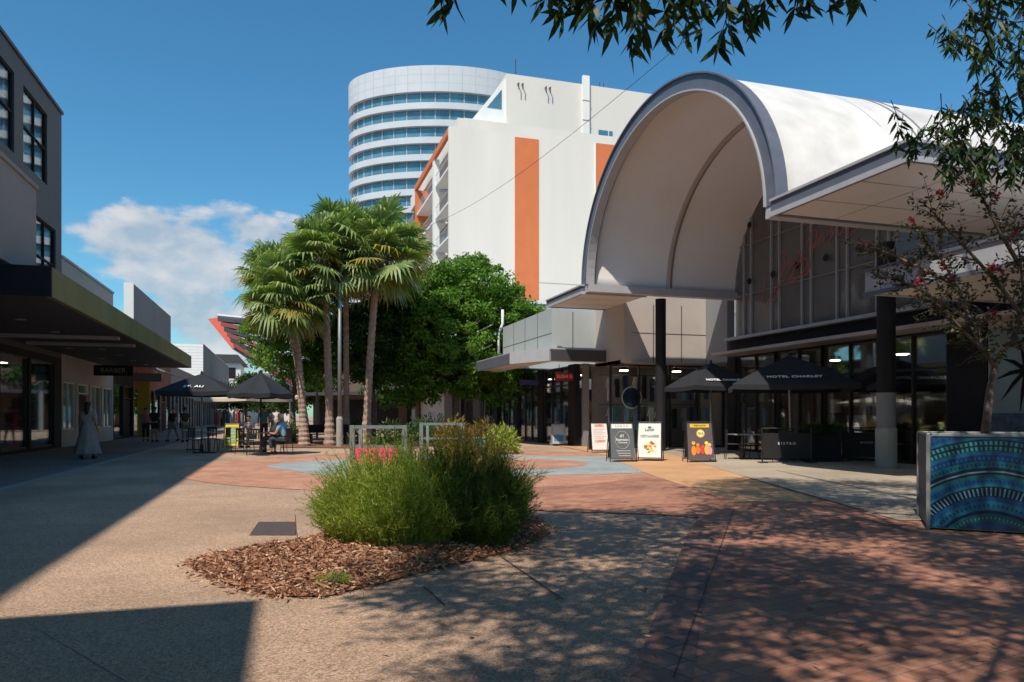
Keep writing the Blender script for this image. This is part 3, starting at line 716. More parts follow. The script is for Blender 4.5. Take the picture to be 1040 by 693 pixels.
# ================================================================= VAULT BUILDING
root=empty('vaulted_mall_entrance',(0,0,0),0,'white barrel vaulted mall entrance with flat canopies, glass end wall and dark dining front','building')
VV=9.85; UC=18.32; AO=5.22; BO=4.8; ZB=5.5; NA=48
def ell(a,b,t,z0=ZB): return (UC+a*math.cos(t), z0+b*math.sin(t))
def arch_shell(v0,v1,a0,b0,a1,b1,zb=ZB,caps=True):
    mb=MB(); vs=[];fs=[]
    ts=np.linspace(0,PI,NA+1)
    for v in (v0,v1):
        for (a,b) in ((a0,b0),(a1,b1)):
            for t in ts: u,z=ell(a,b,t,zb); vs.append((v,u,z))
    n=NA+1
    def idx(iv,ia,k): return (iv*2+ia)*n+k
    for k in range(NA):
        fs.append((idx(0,0,k),idx(0,0,k+1),idx(1,0,k+1),idx(1,0,k)))
        fs.append((idx(0,1,k),idx(1,1,k),idx(1,1,k+1),idx(0,1,k+1)))
        fs.append((idx(0,0,k),idx(0,1,k),idx(0,1,k+1),idx(0,0,k+1)))
        fs.append((idx(1,0,k),idx(1,0,k+1),idx(1,1,k+1),idx(1,1,k)))
    for k in (0,NA): fs.append((idx(0,0,k),idx(1,0,k),idx(1,1,k),idx(0,1,k)))
    mb.add(vs,fs); return mb
Z1=ZB+.25
arch_shell(VV+.25,42,AO-.05,BO-.40,AO-.18,BO-.53,Z1).build('roof_shell',M['roofwhite'],root,smooth=True)
arch_shell(VV+.26,42,AO-.182,BO-.532,AO-.24,BO-.59,Z1-.0).build('vault_lining',M['grey_ceiling'],root,smooth=True)
arch_shell(VV,VV+.28,AO,BO-.35,AO-.36,BO-.71,Z1).build('arch_rim',M['steel'],root,smooth=False)
arch_shell(VV-.06,VV+.05,AO+.04,BO-.31,AO,BO-.35,Z1).build('rim_cap',M['steel'],root,smooth=False)
arch_shell(VV-.05,VV+.24,AO-.362,BO-.712,AO-.40,BO-.75,Z1).build('rim_inner_trim',M['steel_light'],root,smooth=False)
arch_shell(12.9,13.0,AO-.242,BO-.592,AO-.34,BO-.69,Z1).build('ceiling_rib',M['panelbeige'],root)
arch_shell(13.06,13.12,AO-.242,BO-.592,AO-.27,BO-.62,Z1).build('ceiling_rib',M['beige'],root)
for v in (14.2,14.5,19,24,29):
    arch_shell(v,v+.05,AO-.03,BO-.38,AO-.052,BO-.402,Z1).build('roof_seam',M['midgrey'] if 14<v<15 else M['roofwhite'],root)
# springing beams and canopies
mb=MB(); mb.box(VV+.02,15.7,UC+AO-.42,UC+AO-.1,ZB+.0,Z1); mb.build('spring_beam',M['steel_light'],root)
mb=MB(); mb.box(VV+.02,40,UC-AO+.1,UC-AO+.42,ZB+.0,Z1); mb.build('spring_beam',M['steel_light'],root)
def canopy(u0,u1,v0,v1,z0,z1,nm='canopy'):
    mb=MB(); mb.box(v0+.12,v1,u0+.12,u1-.12 if u1>UC else u1-.005,z0+.0,z0+.05); o=mb.build(nm+'_soffit',M['soffit'],root)
    f=MB(); f.box(v0,v0+.12,u0,u1,z0-.02,z1); f.box(v0+.12,v1,u0,u0+.12,z0-.02,z1); f.box(v0+.12,v1,u1-.12,u1,z0-.02,z1); f.build(nm+'_fascia',M['steel'],root)
    c=MB(); c.box(v0-.04,v0+.16,u0-.04,u1,z1,z1+.05); c.box(v0+.16,v1,u0-.04,u0+.16,z1,z1+.05); c.box(v0-.03,v0-.002,u0-.03,u1,z0-.05,z0+.05); c.box(v0-.002,v1,u0-.03,u0-.002,z0-.05,z0+.05); c.build(nm+'_edge_trim',M['steel_light'],root)
    r_=MB(); r_.box(v0+.13,v1,u0+.13,u1-.13,z1-.1,z1-.04); r_.build(nm+'_roof',M['roofwhite'],root)
    j=MB()
    for k in range(1,int((v1-v0)/1.5)): j.box(v0+k*1.5,v0+k*1.5+.02,u0+.13,u1-.13,z0-.004,z0-.001)
    for k in range(1,3): q=u0+(u1-u0)*k/3; j.box(v0+.13,v1,q,q+.015,z0-.008,z0-.005)
    j.build('soffit_joint',M['beige'],root)
canopy(9.6,UC-AO+.08,9.75,34,ZB,Z1+.02)
canopy(UC+AO-.08,27.0,9.75,12.2,ZB,Z1-.02)
# lower canopy
def canopy2():
    u0,u1,v0,v1,z0,z1=1.5,11.9,11.0,15.6,3.7,4.12
    MB().box(v0+.1,v1,u0+.1,u1-.1,z0,z0+.06).build('canopy_soffit',M['soffit'],root)
    f=MB(); f.box(v0,v0+.1,u0,u1,z0-.02,z1); f.box(v0+.1,v1,u1-.1,u1,z0-.02,z1); f.box(v0+.1,v1,u0,u0+.1,z0-.02,z1); f.build('canopy_fascia',M['steel_light'],root)
    f=MB(); f.box(v0-.04,v0+.1,u0-.04,u1+.04,z1,z1+.06); f.box(v0-.03,v0-.002,u0,u1+.03,z0-.06,z0+.02); f.build('canopy_edge_trim',M['steel'],root)
    MB().box(v0+.11,v1,u0+.11,u1-.11,z1-.12,z1-.05).build('canopy_roof',M['roofwhite'],root)
canopy2()
def column(px,Y,zt,r_=.21,sleeve=None):
    x,y=at(px,Y); c=MB(); c.lathe([(r_,.02),(r_,zt)],(x,y),20); o=c.build('column',M['dark'],root,smooth=False)
    if sleeve:
        s=MB(); s.lathe([(r_+.03,0),(r_+.03,sleeve),(r_+.004,sleeve+.02)],(x,y),20); s.build('concrete_sleeve',M['concrete'],o)
        s=MB(); s.lathe([(r_+.006,sleeve+.021),(r_+.006,1.85)],(x,y),20); s.build('painted_band',M['midgrey'],o)
    return x,y
column(671,26.7,ZB,.19); column(900,18.0,ZB,.215,.98); column(1100,15.5,3.7,.2)
# end wall : glass in vault, v=15.7
VG=15.7
ts=np.linspace(0,PI,NA+1)
mb=MB(); pts=[(VG,)+ell(AO-.26,BO-.61,t,Z1) for t in ts]; pts=[(VG,UC+AO-.26,4.1)]+pts+[(VG,UC-AO+.26,4.1)]
mb.extr(pts,(.03,0,0)); mb.build('glass_end_wall',M['glass_hi'],root)
mul=MB()
def ztop(u): 
    c=(u-UC)/(AO-.3); return Z1+(BO-.65)*math.sqrt(max(0,1-c*c))
k=0; u=UC+AO-.9
while u>UC-AO+.4:
    mb=MB(); mb.box(VG-.08,VG-.005,u,u+.05,4.12,ztop(u)-.04); mb.build('mullion',M['steel_light'],root)
    u-= .42 if k%2==0 else 1.12; k+=1
mb=MB()
for z in (5.55,7.3):
    mb.box(VG-.06,VG-.004,UC-AO+.5,UC+AO-.5,z,z+.04)
mb.build('transom',M['midgrey'],root)
for (px,py) in [(764,229),(788,279),(764,286),(842,262),(876,252),(812,270)]:
    # fixing discs on the glass
    k_=(px-CX)/FP; uu=VG*(CA-k_*SA)/(SA+k_*CA) if True else 0
    Y=CA*uu+SA*VG; z=HC+(HY-py)/FP*Y
    mb=MB(); mb.tube([(VG-.13,uu,z),(VG-.10,uu,z)],.11,12); mb.build('fixing_disc',M['dark'],root)
# red script sign
def on_glass(px,py):
    k_=(px-CX)/FP; uu=VG*(CA-k_*SA)/(SA+k_*CA); Y=CA*uu+SA*VG; return (VG-.16,uu,HC+(HY-py)/FP*Y)
sg=empty('script_sign',on_glass(800,270),0,'red handwritten style neon script sign mounted on the vault glass','sign')
sl=Vector(on_glass(800,270))
strokes=[[(781,280),(779,296),(778,306),(783,308),(790,296),(795,290),(793,300),(790,306)],
 [(797,258),(801,256),(802,264),(799,276),(796,287),(799,286),(804,276),(809,268),(812,270),(808,280),(806,287),(812,284)],
 [(803,270),(811,262),(818,256),(819,262),(812,272),(808,282),(815,282),(821,276)],
 [(818,270),(821,262),(824,268),(820,280),(826,276),(828,262),(829,252)],
 [(823,252),(827,240),(833,234),(834,242),(829,256)],[(832,252),(838,240),(842,238),(840,250),(846,246),(851,236)],
 [(846,240),(851,228),(856,226),(853,238),(858,238),(865,230),(866,240),(872,236),(880,228)]]
mb=MB()
for st in strokes:
    pts=[Vector(on_glass(*p_))-sl for p_ in st]; sm=[]
    for i in range(len(pts)-1):
        p0=pts[max(i-1,0)];p1=pts[i];p2=pts[i+1];p3=pts[min(i+2,len(pts)-1)]
        for t in (0,.33,.66):
            sm.append(.5*((2*p1)+(-p0+p2)*t+(2*p0-5*p1+4*p2-p3)*t*t+(-p0+3*p1-3*p2+p3)*t**3))
    sm.append(pts[-1]); mb.tube(sm,.014,6)
mb.build('script_tube',mat('red tube',(.55,.09,.07),.5),sg)
# ledge, dark fascia, shopfront
mb=MB(); mb.box(VG-.35,VG+.3,UC-AO-3,UC+AO-.1,4.0,4.1); mb.build('ledge',M['steel_light'],root)
mb=MB(); mb.box(VG-.12,VG+.3,UC-AO-3,UC+AO-.1,3.55,4.0); mb.build('sign_fascia',M['dark'],root)
mb=MB(); mb.box(VG-.9,VG+.1,UC-AO-3,UC+AO-.1,3.45,3.55); mb.build('lower_ledge',M['panelbeige'],root)
SH=[(14.3+2.25*k,14.3+2.25*k+2.2) for k in range(4)]
for a,b in [(13.2,14.28),(23.32,23.8)]+[(b,b+.05) for a,b in SH]:
    mb=MB(); mb.box(VG,VG+.3,a,b-.001,0,3.44); mb.build('pier',M['dark'],root)
mb=MB(); mb.box(26,26.2,8,27,0,10.0); mb.build('rear_wall',M['beige'],root)
for a,b in SH: shop_window(root,VG,a,b,.02,3.44,2,'black_metal',2.5,sgn=-1)
# interior: back of dining room, tables glow
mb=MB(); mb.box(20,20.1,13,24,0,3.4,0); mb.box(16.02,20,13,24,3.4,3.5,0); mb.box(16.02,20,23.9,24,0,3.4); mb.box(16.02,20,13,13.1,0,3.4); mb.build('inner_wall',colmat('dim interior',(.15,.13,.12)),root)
mb=MB()
for k in range(7): mb.box(19.2,19.7,14+k*1.35,14.9+k*1.35,.9,1.0+.15*(k%3),k%2); 
for k in range(10): mb.box(19.8,19.95,13.8+k,14.2+k,1.4+.3*(k%3),1.9+.3*(k%3),k%2)
mb.build('interior_fittings',[M['beige'],M['white']],root)
# teal mural panel and right end wall
mb=MB(); mb.box(VG-.02,VG+.28,4,13.15,0,3.66); mb.build('side_wall',M['panelbeige'],root)
pn=MB(); pn.box(VG-.06,VG-.022,10.6,13.1,.25,3.3); po=pn.build('mural_panel',mat('mural sky',(.20,.30,.33),.6,.15,1.2),root)
pn=MB(); pn.box(VG-.066,VG-.061,10.6,13.1,.3,1.35); pn.build('mural_sea',mat('mural sea',(.05,.10,.16),.6,.5,6),po)
pn=MB()
def leafpoly(c,ang,L,w):
    out=[]
    for t in (0,.5,1): out.append((VG-.07,c[1]+math.cos(ang)*L*t,c[2]+math.sin(ang)*L*t-.25*L*t*t))
    return out
for k in range(9): pn.tube(leafpoly((0,12.2,2.3),k*.7,.75,0),[.05,.045,.005],4)
pn.tube([(VG-.07,12.0,.5),(VG-.07,12.1,1.4),(VG-.07,12.2,2.3)],[.07,.05,.04],5); pn.build('mural_palm',M['dark'],po)
mb=MB(); mb.box(VG-.05,VG+.28,4,13.15,3.67,5.45); mb.build('upper_side_wall',M['panelblue'],root)
mb=MB(); mb.box(VG-.09,VG-.05,9,12.6,4.3,5.2); mb.build('window',M['tower_glass'],root)

# ================================================================= RIGHT CORNER SHOPS
root=empty('corner_shop_building',(0,0,0),0,'pale grey panelled corner shop block with its own flat awning left of the vault','shop building')
UF=27.9; VS=10.3
mb=MB(); mb.box(VS,VS+.3,UF,34.8,3.62,5.62); mb.box(VS+.3,12.2,UF,UF+.3,3.62,5.6); mb.box(VS+.3,17,34.5,34.8,3.62,5.6); mb.build('panel_wall',M['panelblue'],root)
mb=MB(); mb.box(12.2,12.5,25.2,UF,3.3,7.5); mb.box(12.5,VG,25.2,25.5,3.3,7.5); mb.build('beige_panel_wall',M['panelbeige'],root)
mb=MB(); mb.box(VG-.02,VG+.3,23.75,25.2,3.3,7.5); mb.build('grey_panel_wall',M['midgrey'],root)
mb=MB()
for k in range(1,4): mb.box(VS-.008,VS-.001,UF+k*1.7,UF+k*1.7+.03,3.62,5.6)
for z in (4.6,): mb.box(VS-.008,VS-.002,UF,34.7,z,z+.02)
for v in (11.2,): mb.box(v,v+.03,UF-.008,UF-.001,3.62,5.5)
for v in (13.4,14.6): mb.box(v,v+.03,25.19,25.199,3.3,5.5)
mb.box(12.5,VG,25.19,25.198,4.4,4.42); mb.build('panel_joint',M['darkgrey'],root)
# awning with chamfered corner
pl=[(9.0,46),(9.0,29.2),(9.9,26.9),(12.19,26.9),(12.19,UF-.01),(VS-.01,UF-.01),(VS-.01,46)]
mb=MB(); mb.prism(pl,3.46,3.50); mb.build('awning_soffit',M['soffit'],root)
for i,(a,b) in enumerate([((9.0,46),(9.0,29.2)),((9.0,29.2),(9.9,26.9)),((9.9,26.9),(12.19,26.9))]):
    a=Vector(a);b=Vector(b); n=(b-a).normalized(); n=Vector((-n.y,n.x))*-.08
    mb=MB(); mb.prism([a,b,b+n,a+n],3.42,3.86); mb.build('awning_fascia',[M['steel'],M['steel_light'],M['darkgrey']][i],root)
mb=MB(); mb.prism([(8.96,46),(8.96,29.16),(9.86,26.84),(12.19,26.84),(12.19,26.95),(9.95,26.95),(9.08,29.2),(9.08,46)],3.86,3.91); mb.build('awning_cap',M['steel_light'],root)
mb=MB(); mb.prism(pl,3.80,3.84); mb.build('awning_roof',M['roofwhite'],root)
# recessed fronts
VR=11.6
for a,b in [(28.6,29.4),(32.6,33.4),(36.5,37.3),(40.3,41),(44.5,46)]:
    mb=MB(); mb.box(VR,VR+.2,a,b,0,3.45); mb.build('pier',M['dark'],root)
mb=MB(); mb.box(17.3,17.5,26,46,0,3.45); mb.build('rear_wall',M['midgrey'],root); mb=MB(); mb.box(VR+.21,17,28.6,46,3.41,3.45); mb.build('shop_ceiling',M['beige'],root)
for k,(a,b) in enumerate([(29.4,32.6),(33.4,36.5),(37.3,40.3),(41,44.5)]):
    w_=shop_window(root,VR,a,b,.02,3.4,3,'black_metal',2.6,sgn=-1)
    rr=random.Random(k); dd=MB()
    for j in range(16): q=a+.2+rr.random()*(b-a-.6); z=.4+rr.random()*2.2; v_=VR+.6+rr.random()*1.2; dd.box(v_,v_+.25,q,q+.1+rr.random()*.3,z,z+.1+rr.random()*.5,j%3)
    dd.build('window_display',[M['white'],colmat('blue goods',(.1,.15,.25)),colmat('tan goods',(.45,.3,.2))],w_)
# front facing the camera: y=26.9.. glass with clothes
mb=MB(); mb.box(11.85,12.1,28.3,28.5,0,3.45); mb.build('pier',M['midgrey'],root)
def fwin(a,b,u,c,d,div):
    f=MB(); t=.06; y0,y1=u-.05,u+.06
    f.box(a,a+t,y0,y1,c,d); f.box(b-t,b,y0,y1,c,d); f.box(a+t,b-t,y0,y1,c,c+t); f.box(a+t,b-t,y0,y1,d-t,d)
    for k in range(1,div): q=a+(b-a)*k/div; f.box(q-t/2,q+t/2,y0,y1,c+t,d-t)
    w=f.build('window',M['black_metal'],root); g=MB(); g.box(a+t,b-t,u-.01,u+.01,c+t,d-t); g.build('glass_pane',M['glass'],w); return w
w1=fwin(12.12,14.6,26.3,.02,3.29,2); w2=fwin(14.7,17.2,26.3,.02,3.29,2)
def garment(mb,x,y,z,w,h,mi):
    mb.box(x-w*.25,x+w*.25,y-.04,y+.04,z-h,z,mi); mb.extr([(x-w*.5,y-.03,z-h*.45),(x-w*.5,y+.03,z-h*.45),(x-w*.25,y+.03,z),(x-w*.25,y-.03,z)],(.001,0,0),mi)
gm=[M['white'],colmat('navy cloth',(.03,.05,.12)),colmat('teal cloth',(.06,.22,.28)),M['black_fabric'],colmat('grey cloth',(.4,.4,.43)),colmat('sky cloth',(.25,.42,.60))]
mb=MB(); mb.box(12.2,17.29,25.52,28.6,3.30,3.40); mb.box(12.51,15.67,25.0,25.19,3.28,3.299); mb.build('shop_ceiling',M['beige'],root)
dd=MB(); rr=random.Random(5)
for row,z in ((0,2.9),(1,1.7)):
    for k in range(13): garment(dd,12.3+k*.36,26.55+rr.random()*.3,z-rr.random()*.15,.34,.75+.2*rr.random(),rr.choice([0,1,2,3,0,5,4]))
dd.build('clothes_display',gm,w1)
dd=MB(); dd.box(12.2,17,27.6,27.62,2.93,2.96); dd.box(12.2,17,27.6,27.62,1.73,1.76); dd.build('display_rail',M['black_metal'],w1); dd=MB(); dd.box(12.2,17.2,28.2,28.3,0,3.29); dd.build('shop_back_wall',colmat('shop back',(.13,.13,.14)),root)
dd=MB(); dd.tube([(13.1,26.4,2.0),(13.1,26.42,2.0)],.40,20); dd.build('window_emblem',colmat('navy cloth',(.03,.05,.12)),w1)
dd=MB()
for k in range(24):
    a0=k*2*PI/24; a1=(k+1)*2*PI/24; dd.tube([(13.1+.42*math.cos(a0),26.39,2.0+.42*math.sin(a0)),(13.1+.42*math.cos(a1),26.39,2.0+.42*math.sin(a1))],.03,4)
dd.build('emblem_ring',M['white'],w1)
# floodlight on vault beam
x,y,z=at(686,26.5,297)
mb=MB(); mb.lathe([(.0,-.08),(.12,-.05),(.14,.05),(.05,.12)],seg=10); fl=mb.build('floodlight',M['beige'],None,smooth=True); fl.location=(x,y,z); tag(fl,'small grey dome floodlight where the vault meets the beige wall','floodlight')
# red sign
x,y=at(577,31); root=empty('red_sign',(x,y,2.75),0,'small red shop sign with pale letters hanging below the corner awning','sign')
MB().box(-.55,.55,-.07,.07,0,.34).build('board',colmat('sign red',(.35,.02,.03),.4),root,bevel=.01)
text_mesh('SUSHI SUSHI',.20,colmat('sign ink',(.85,.5,.5)),root,'lettering',face_mat((0,-.078,.17),(1,0,0),(0,0,1)),.003,bold=.004)
mb=MB(); mb.tube([(-.4,0,.34),(-.4,0,.68)],.015,5); mb.tube([(.4,0,.34),(.4,0,.68)],.015,5); mb.build('hanger',M['black_metal'],root)
x,y=at(540,35); root=empty('blue_sign',(x,y,2.75),0,'dim purple blue shop sign under the awning left of the red sign','sign')
MB().box(-.6,.6,-.05,.05,0,.22).build('board',colmat('violet sign',(.06,.05,.18),.4),root)
mb=MB(); mb.tube([(-.5,0,.2),(-.5,0,.70)],.012,5); mb.tube([(.5,0,.2),(.5,0,.70)],.012,5); mb.build('hanger',M['black_metal'],root)
# block farther left on the right side and podium
root=empty('far_shop_building',(0,0,0),0,'low dark shop row past the corner shop block, behind the large green tree','shop building')
mb=MB(); mb.box(9.6,22,46.1,75,3.6,6.2); mb.box(12.3,22,46.1,75,0,3.59); mb.build('wall',M['darkgrey'],root)
mb=MB(); mb.box(8.2,12.3,46.1,75,3.35,3.58); mb.build('awning',M['darkgrey'],root)
for k in range(6):
    mb=MB(); mb.box(12.24,12.298,47+k*4.5,50.5+k*4.5,.2,3.0); w=mb.build('window',M['dark'],root)
text_mesh('BWS',.7,M['white_ink'],root,'lettering',face_mat((8.19,48.2,3.85),(0,-1,0),(0,0,1)),.01,bold=.01) if False else None
root=empty('podium_building',(0,0,0),0,'pale podium building between the corner shop block and the hotel','building')
mb=MB(); mb.box(11.0,40,52,66,0,9.6); mb.build('wall',colmat('pale blue grey render',(.52,.56,.60),.8,.04),root)
mb=MB(); mb.box(10.9,40.1,51.9,66,9.6,9.85); mb.build('parapet_cap',M['white'],root)
for k in range(4):
    mb=MB(); mb.box(10.93,10.998,53+k*3,54.8+k*3,6.9,8.2); mb.build('window',M['tower_glass'],root)
root=empty('low_shop_row',(0,0,0),0,'low dark brick shop row closing the view behind the palm trunks','shop building')
x0,y0=at(318,74); x1,y1=at(500,66); d_=Vector((x1-x0,y1-y0)); Lr=d_.length; root.location=(x0,y0,0); root.rotation_euler=(0,0,math.atan2(d_.y,d_.x))
mb=MB(); mb.box(0,Lr,0,8,0,5.4); mb.build('wall',colmat('brown brick',(.13,.09,.07),.9,.2),root)
mb=MB(); mb.box(-.2,Lr+.2,-3,-.01,3.2,3.5); mb.build('awning',M['darkgrey'],root)
for k in range(5):
    mb=MB(); mb.box(.8+k*3.4,3.2+k*3.4,-.05,-.002,.3,2.8); mb.build('window',M['dark'],root)
# white downpipe & rail
root=empty('roof_stair',(0,0,0),0,'white pipe and railing rising at the end of the grey panelled wall','railing')
a=Vector((10.2,35.2,3.95)); mb=MB(); mb.tube([a,a+Vector((0,0,1.4)),a+Vector((.2,0,1.9)),a+Vector((.2,0,2.6))],.07,8); mb.build('downpipe',M['white'],root,smooth=True)
mb=MB()
for k in range(4): mb.tube([a+Vector((-1.4,.4,.3+k*.5)),a+Vector((-.2,.4,.9+k*.5))],.035,5)
mb.tube([a+Vector((-1.4,.4,-.3)),a+Vector((-1.4,.4,2.0))],.04,5); mb.build('handrail',M['white'],root)

# ================================================================= HOTEL
root=empty('hotel_building',(0,0,0),0,'large cream hotel with orange stripes and stacked balconies on its left side','hotel')
H0=29.3
mb=MB(); mb.box(17.0,70,70.5,110,0,H0-.3); mb.build('core_wall',colmat('shaded hotel recess',(.20,.19,.19),.8),root)  # shade of the balcony recess put into this dark wall colour
mb=MB(); mb.box(15.3,70,70,70.5,0,H0); mb.build('front_wall',M['cream'],root)
mb=MB()
for (v0,v1,z1) in ((21.95,24.46,H0-.35),(30.7,33.4,H0+.0)):
    mb=MB(); mb.box(v0,v1,69.94,69.998,9,z1); mb.build('orange_stripe',M['orange'],root)
for (v0,v1,z) in ((15.3,21.9,14.8),(24.5,30.6,14.6),(33.5,50,20)):
    mb=MB(); mb.box(v0,v1,69.985,69.999,z,z+.05); mb.build('render_joint',M['beige'],root)
mb=MB(); mb.box(24.46,24.5,69.97,69.999,9,H0); mb.box(30.55,30.65,69.9,69.999,9,H0); mb.build('downpipe',M['white'],root)
mb=MB(); mb.box(15.25,15.6,70.5,89.5,H0-.7,H0-.05); mb.box(15.3,17,88.9,89.5,12,H0-.7); mb.build('orange_fin',M['orange'],root)
mb=MB(); mb.box(15.3,15.9,77.6,78.4,5,H0-.7); mb.build('white_pier',M['white'],root)
for k in range(8):
    z=H0-3.6-3.4*k
    for (ua,ub) in ((70.52,77.5),(78.5,88.8)):
        b=MB(); b.box(15.4,16.99,ua,ub,z-.22,z); bo=b.build('balcony_slab',M['white'],root)
        rl=MB(); rl.box(15.42,15.46,ua,ub,z+1.0,z+1.05)
        for j in range(int((ub-ua)/.5)): rl.box(15.43,15.45,ua+.2+j*.5,ua+.23+j*.5,z,z+1.0)
        rl.build('railing',M['steel_light'],bo)
        d=MB(); d.box(16.93,16.995,ua+1.2,ub-1.2,z+.02,z+2.3); d.build('balcony_door',M['tower_glass'],bo)
mb=MB(); mb.box(16.5,70,71.5,72.0,H0-.3,H0+1.5); mb.box(16.5,17,72,100,H0-.3,H0+1.5); mb.build('roof_parapet',M['cream'],root)
# upper block
mb=MB(); mb.box(24.1,80,80,110,H0-.3,40.0); mb.build('upper_block',M['cream'],root)
mb=MB(); mb.box(33.3,34.1,79.6,80,H0,40.9); mb.build('service_pier',M['white'],root)
mb=MB()
for k in range(4): mb.box(33.2,34.2,79.58,79.6,31+k*2.3,31.12+k*2.3)
mb.build('pier_ring',M['beige'],root)
mb=MB(); mb.box(35.4,36.6,79.95,79.999,33.4,34.9); mb.build('window',M['tower_glass'],root)
mb=MB(); mb.box(36.75,37.2,79.95,79.999,33.4,34.9); mb.build('window',M['tower_glass'],root)
mb=MB(); mb.extr([(24.09,80.3,39.6),(24.09,80.3,H0+5.2),(20.2,80.3,H0+5.2)],(0,12,0)); mb.build('sloping_wing',M['white'],root)
mb=MB(); mb.extr([(23.6,80.25,38.2),(23.6,80.25,36.0),(21.9,80.25,36.0)],(0,.04,0)); mb.build('wing_window',M['tower_glass'],root)
mb=MB(); mb.box(19.2,24.0,79,92,H0+1.6,H0+4.2); mb.build('wing_base',M['beige'],root)
mb=MB(); mb.box(18.8,24.0,78.6,92,H0+4.2,H0+4.5); mb.build('wing_roof',M['white'],root)
for i,v in enumerate((25.4,28.7,44)):
    mb=MB(); mb.tube([(v,79.95,38.9),(v,79.5,38.9),(v,79.5,38.2)],.07,5); mb.tube([(v+.5,79.95,38.9),(v+.5,79.5,38.9),(v+.5,79.5,38.2)],.07,5); mb.build('overflow_pipe',M['darkgrey'],root)
x=26.7; mb=MB(); mb.box(x,x+1.4,77.5,78.6,H0-.3,H0+2.3); mb.build('rooftop_unit',M['midgrey'],root)
mb=MB(); mb.tube([(25.5,81,40),(25.5,81,42.2)],.06,5); mb.tube([(36,81,40),(36,81,41)],.05,5); mb.tube([(36.5,81,40),(36.5,81,41)],.05,5); mb.build('aerial',M['darkgrey'],root)
# ================================================================= TOWER
cx,cy=at(447,140); root=empty('office_tower',(cx,cy,0),-R(17.19),'tall curved white office tower with ribbons of blue glass behind the hotel','tower')
TA,TB=17.2,9.5; SEG=72
def ring_band(z0,z1,a,b,seg=SEG):
    m_=MB(); m_.lathe([(a,z0),(a,z1)],(0,0),seg,0,b/a,cap=True); return m_
ring_band(0,62.6,TA-.7,TB-.7).build('glass_core',M['tower_glass'],root,smooth=False)
zt=63.2; ring_band(58.6,zt,TA,TB).build('parapet',M['tower_white'],root)
for k in range(14):
    z1=58.6-1.93-3.05*k; ring_band(z1-1.12,z1,TA,TB).build('spandrel',M['tower_white'],root)
    m_=MB()
    for j in range(40):
        q=2*PI*j/40; x_=(TA-.66)*math.cos(q); y_=(TB-.66)*math.sin(q); m_.box(x_-.05,x_+.05,y_-.05,y_+.05,z1,z1+1.93)
    m_.box(0,0.01,0,.01,z1,z1+.01); m_.build('window_mullion',M['tower_white'],root)
m_=MB()
for j in range(44):
    q=2*PI*j/44; x_=(TA+.005)*math.cos(q); y_=(TB+.005)*math.sin(q); m_.box(x_-.035,x_+.035,y_-.02,y_+.02,58.7,zt-.1)
for z in (60.1,61.6):
    m_.lathe([(TA+.012,z),(TA+.012,z+.05)],(0,0),SEG,0,TB/TA)
m_.build('panel_joint',M['steel_light'],root)
# overhead wire
mb=MB(); a=Vector(at(430,60,232)); b=Vector(at(700,24,38)); 
pts=[]
for i in range(13):
    t=i/12; p_=a.lerp(b,t); p_.z-=.8*math.sin(PI*t); pts.append(p_)
b2=Vector(at(900,14,-200)); pts.append(b2)
mb.tube(pts,.012,4); o=mb.build('overhead_wire',M['darkgrey']); tag(o,'thin overhead wire crossing the sky in front of the hotel','wire')

